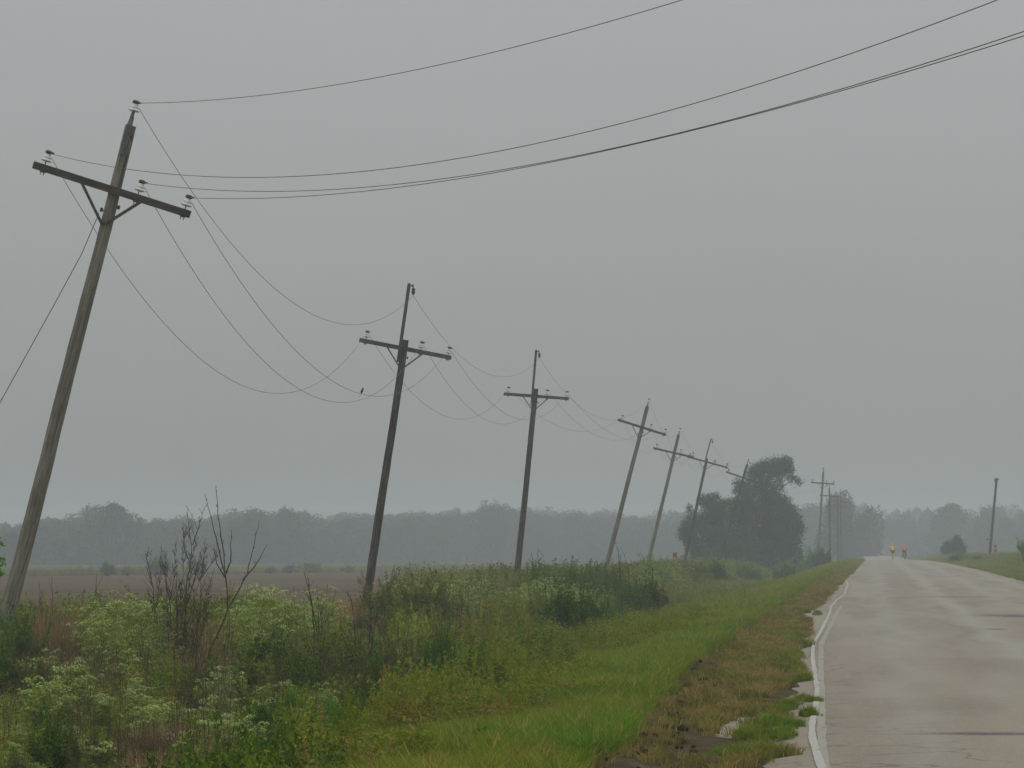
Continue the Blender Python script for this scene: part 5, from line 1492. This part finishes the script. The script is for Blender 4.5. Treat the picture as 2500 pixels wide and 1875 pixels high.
# taller trees that can be told apart from the woods
for k, (px, top, Y, W, lab) in enumerate([(253, 1214, 612, 9, 'rounded tree rising above the far woods at the left'), (600, 1226, 655, 8, 'small tree rising above the far woods behind the bare saplings'),
        (708, 1221, 680, 7, 'narrow tree rising above the far woods left of the second pole'), (1204, 1213, 770, 6, 'small tree rising above the far woods left of the third pole'),
        (2047, 1191, 640, 7, 'hazy tree right behind the far poles'), (2095, 1197, 660, 8, 'hazy broad tree right of the far poles'), (2308, 1221, 800, 13, 'tall tree in the far woods above the round roadside tree'), (2392, 1223, 800, 6, 'tree in the far woods just left of the lone pole')]):
    x = xat(px, Y); H = 2.3 + (HOR - top) * Y / F_PX
    root = link('far_tree', None, None, (x, Y, -.1)); root.rotation_euler = (0, 0, k * 1.3)
    c_ = link('crown', crowns[k % 6], root); c_.scale = (W / .9, W / .9, H * 1.02)
    link('trunk', MB().tube([(0, 0, 0), (0, 0, H * .4), (.2, 0, H * .7)], [.35, .28, .15], 7).mesh('trunk', M['bark']), root)
    tag(root, lab, 'tree')

# ------------------------------------------------------------------ cyclists
def skin_obj(name, verts, edges, radii, mat, parent, root_i=0, sub=1):
    me = bpy.data.meshes.new(name); me.from_pydata([tuple(v) for v in verts], edges, []); me.materials.append(mat)
    o = link(name, me, parent)
    md = o.modifiers.new('skin', 'SKIN'); md.use_smooth_shade = True
    sv = me.skin_vertices[0].data
    for i_, r in enumerate(radii): sv[i_].radius = (r, r); sv[i_].use_root = (i_ == root_i)
    ss = o.modifiers.new('subsurf', 'SUBSURF'); ss.levels = sub; ss.render_levels = sub
    return o
M['skin'] = plain('skin', (.42, .25, .18), .6)
M['tyre'] = plain('tyre_rubber', (.02, .02, .02), .8)
M['black_cloth'] = plain('black_cloth', (.02, .02, .024), .9)
def cyclist(X, Y, shirt, shirt_name, pannier, frame_col, lab_p, lab_b, helmet_col, pann_name, leg_phase=0.0):
    z = float(road_surf(np.array([X]), np.array([Y]))[0]) + .012
    bk = link('bicycle', None, None, (X, Y, z))
    fr_m = plain(shirt_name + '_bicycle_paint', frame_col, .4)
    def wheel(y):
        w = link('wheel', None, bk); w.location = (0, y, .34)
        a = np.linspace(0, 2 * pi, 25)
        ring = np.stack([0 * a, np.cos(a) * .32, np.sin(a) * .32], -1)
        link('tyre', MB().tube(ring, .02, 6, False).mesh('tyre', M['tyre'], True), w)
        link('rim', MB().tube(ring * .93, .010, 5, False).mesh('rim', M['steel'], True), w)
        sp = MB()
        for q in range(14):
            t = q * 2 * pi / 14; sp.tube([(0.015 * (-1) ** q, 0, 0), (0, math.cos(t) * .29, math.sin(t) * .29)], .002, 3)
        sp.tube([(-.05, 0, 0), (.05, 0, 0)], .02, 6)
        link('spokes', sp.mesh('spokes', M['steel']), w)
    wheel(-.50); wheel(.52)
    f = MB()
    S_, H_, B_, R_, F_ = (0, -.20, .86), (0, .36, .86), (0, -.04, .28), (0, -.50, .34), (0, .52, .34)
    for a_, b_, r in ((S_, H_, .016), (S_, B_, .016), (B_, H_, .018), (B_, R_, .010), (S_, R_, .008), ((0, .34, .94), F_, .014)): f.tube([a_, b_], r, 6)
    link('frame', f.mesh('frame', fr_m), bk)
    link('saddle', MB().ball((0, -.22, .94), (.075, .13, .03)).mesh('saddle', M['tyre'], True), bk)
    link('handlebar', MB().tube([(-.28, .36, 1.0), (-.1, .42, 1.02), (0, .36, 1.02), (.1, .42, 1.02), (.28, .36, 1.0)], .014, 6).mesh('handlebar', M['tyre']), bk)
    link('crank', MB().tube([(-.1, -.04 + .12, .28 + .10), (-.06, -.04, .28), (.06, -.04, .28), (.1, -.04 - .12, .28 - .10)], .012, 5).box((-.14, .08, .38), (.05, .04, .012)).box((.14, -.16, .18), (.05, .04, .012)).mesh('crank', M['steel']), bk)
    pmt = plain(pann_name + '_cloth', pannier, .7)
    link('rack', MB().bar((0, -.2, .72), (0, -.68, .72), .13, .012).tube([(.07, -.6, .72), (.07, -.5, .34)], .006, 4).tube([(-.07, -.6, .72), (-.07, -.5, .34)], .006, 4).mesh('rack', M['steel']), bk)
    for s_ in (-1, 1):
        mb = MB().box((s_ * .15, -.50, .50), (.07, .15, .17)).box((s_ * .155, -.50, .69), (.06, .14, .025))
        link('pannier', mb.mesh('pannier', pmt), bk)
    tag(bk, lab_b, 'bicycle')
    pr = link('person', None, None, (X, Y, z))
    hip, wst, chest, neck, head, crown_ = (0, -.20, .99), (0, -.13, 1.12), (0, .05, 1.32), (0, .16, 1.44), (0, .22, 1.56), (0, .235, 1.64)
    V = [hip, wst, chest, neck, head, crown_]; R = [.13, .12, .145, .055, .085, .07]; E_ = [(0, 1), (1, 2), (2, 3), (3, 4), (4, 5)]
    def add(p, r, par): V.append(p); R.append(r); E_.append((par, len(V) - 1)); return len(V) - 1
    for s_ in (-1, 1):
        sh = add((s_ * .17, .08, 1.36), .06, 2); el = add((s_ * .25, .22, 1.16), .042, sh); wr = add((s_ * .25, .36, 1.03), .028, el); add((s_ * .25, .42, 1.02), .032, wr)
        up = s_ < 0
        th_ = add((s_ * .10, -.14, .93), .085, 0); kn = add((s_ * .12, .16 if up else .06, .74 if up else .58), .058, th_)
        an = add((s_ * .12, .04 if up else -.16, .45 if up else .25), .038, kn); add((s_ * .13, .13 if up else -.06, .40 if up else .20), .035, an)
    skin_obj('body', V, E_, R, M['skin'], pr, 0, 1)
    sm = plain(shirt_name + '_jersey', shirt, .8)
    skin_obj('jersey', [hip, wst, chest, (0, .12, 1.40), (-.17, .08, 1.36), (-.23, .17, 1.22), (.17, .08, 1.36), (.23, .17, 1.22)], [(0, 1), (1, 2), (2, 3), (2, 4), (4, 5), (2, 6), (6, 7)],
             [.15, .145, .17, .08, .085, .06, .085, .06], sm, pr, 1, 1)
    skin_obj('shorts', [(0, -.20, .97), (-.10, -.14, .93), (-.12, .04, .80), (.10, -.14, .93), (.12, -.02, .72)], [(0, 1), (1, 2), (0, 3), (3, 4)], [.15, .105, .08, .105, .08], M['black_cloth'], pr, 0, 1)
    hm = plain(shirt_name + '_helmet', helmet_col, .35)
    link('helmet', MB().lathe([(.105, 0), (.11, .03), (.10, .07), (.07, .11), (0, .13)], (0, .21, 1.585), (0, -.15, 1), 12).mesh('helmet', hm, True), pr)
    fc = MB().ball((0, .305, 1.555), (.014, .02, .02), (6, 4)).ball((-.085, .22, 1.55), (.012, .02, .03), (6, 4)).ball((.085, .22, 1.55), (.012, .02, .03), (6, 4))
    link('nose_and_ears', fc.mesh('nose_and_ears', M['skin'], True), pr)
    tag(pr, lab_p, 'cyclist')
cyclist(xat(2178.5, 345), 345, (.80, .48, .02), 'yellow', (.50, .48, .03), (.2, .04, .03), 'person in a yellow jacket riding away, left of the two cyclists',
        'bicycle with yellow green panniers under the left cyclist', (.75, .55, .1), 'yellow_green')
cyclist(xat(2206.5, 347), 347, (.75, .13, .06), 'orange', (.035, .04, .045), (.05, .05, .05), 'person in an orange red jacket riding away, right of the two cyclists',
        'dark bicycle with black panniers under the right cyclist', (.70, .16, .10), 'black')

# ------------------------------------------------------------------ haze: one even body of smoky air round everything
HD = 0.00102
m = bpy.data.materials.new('haze_air'); m.use_nodes = True
n, l = m.node_tree.nodes, m.node_tree.links
n.clear()
out = n.new("ShaderNodeOutputMaterial"); pv = n.new("ShaderNodeVolumePrincipled")
pv.inputs["Color"].default_value = (.87, .94, .98, 1)
pv.inputs["Density"].default_value = HD
pv.inputs["Anisotropy"].default_value = 0.0
l.new(pv.outputs[0], out.inputs["Volume"])
hz_o = link('haze', MB().box((0, 620, 9.5), (1230, 700, 11.2)).mesh('haze', m))
hz_o['kind'] = 'stuff'; hz_o['label'] = 'thin grey haze filling the air over the plain'; hz_o['category'] = 'haze'
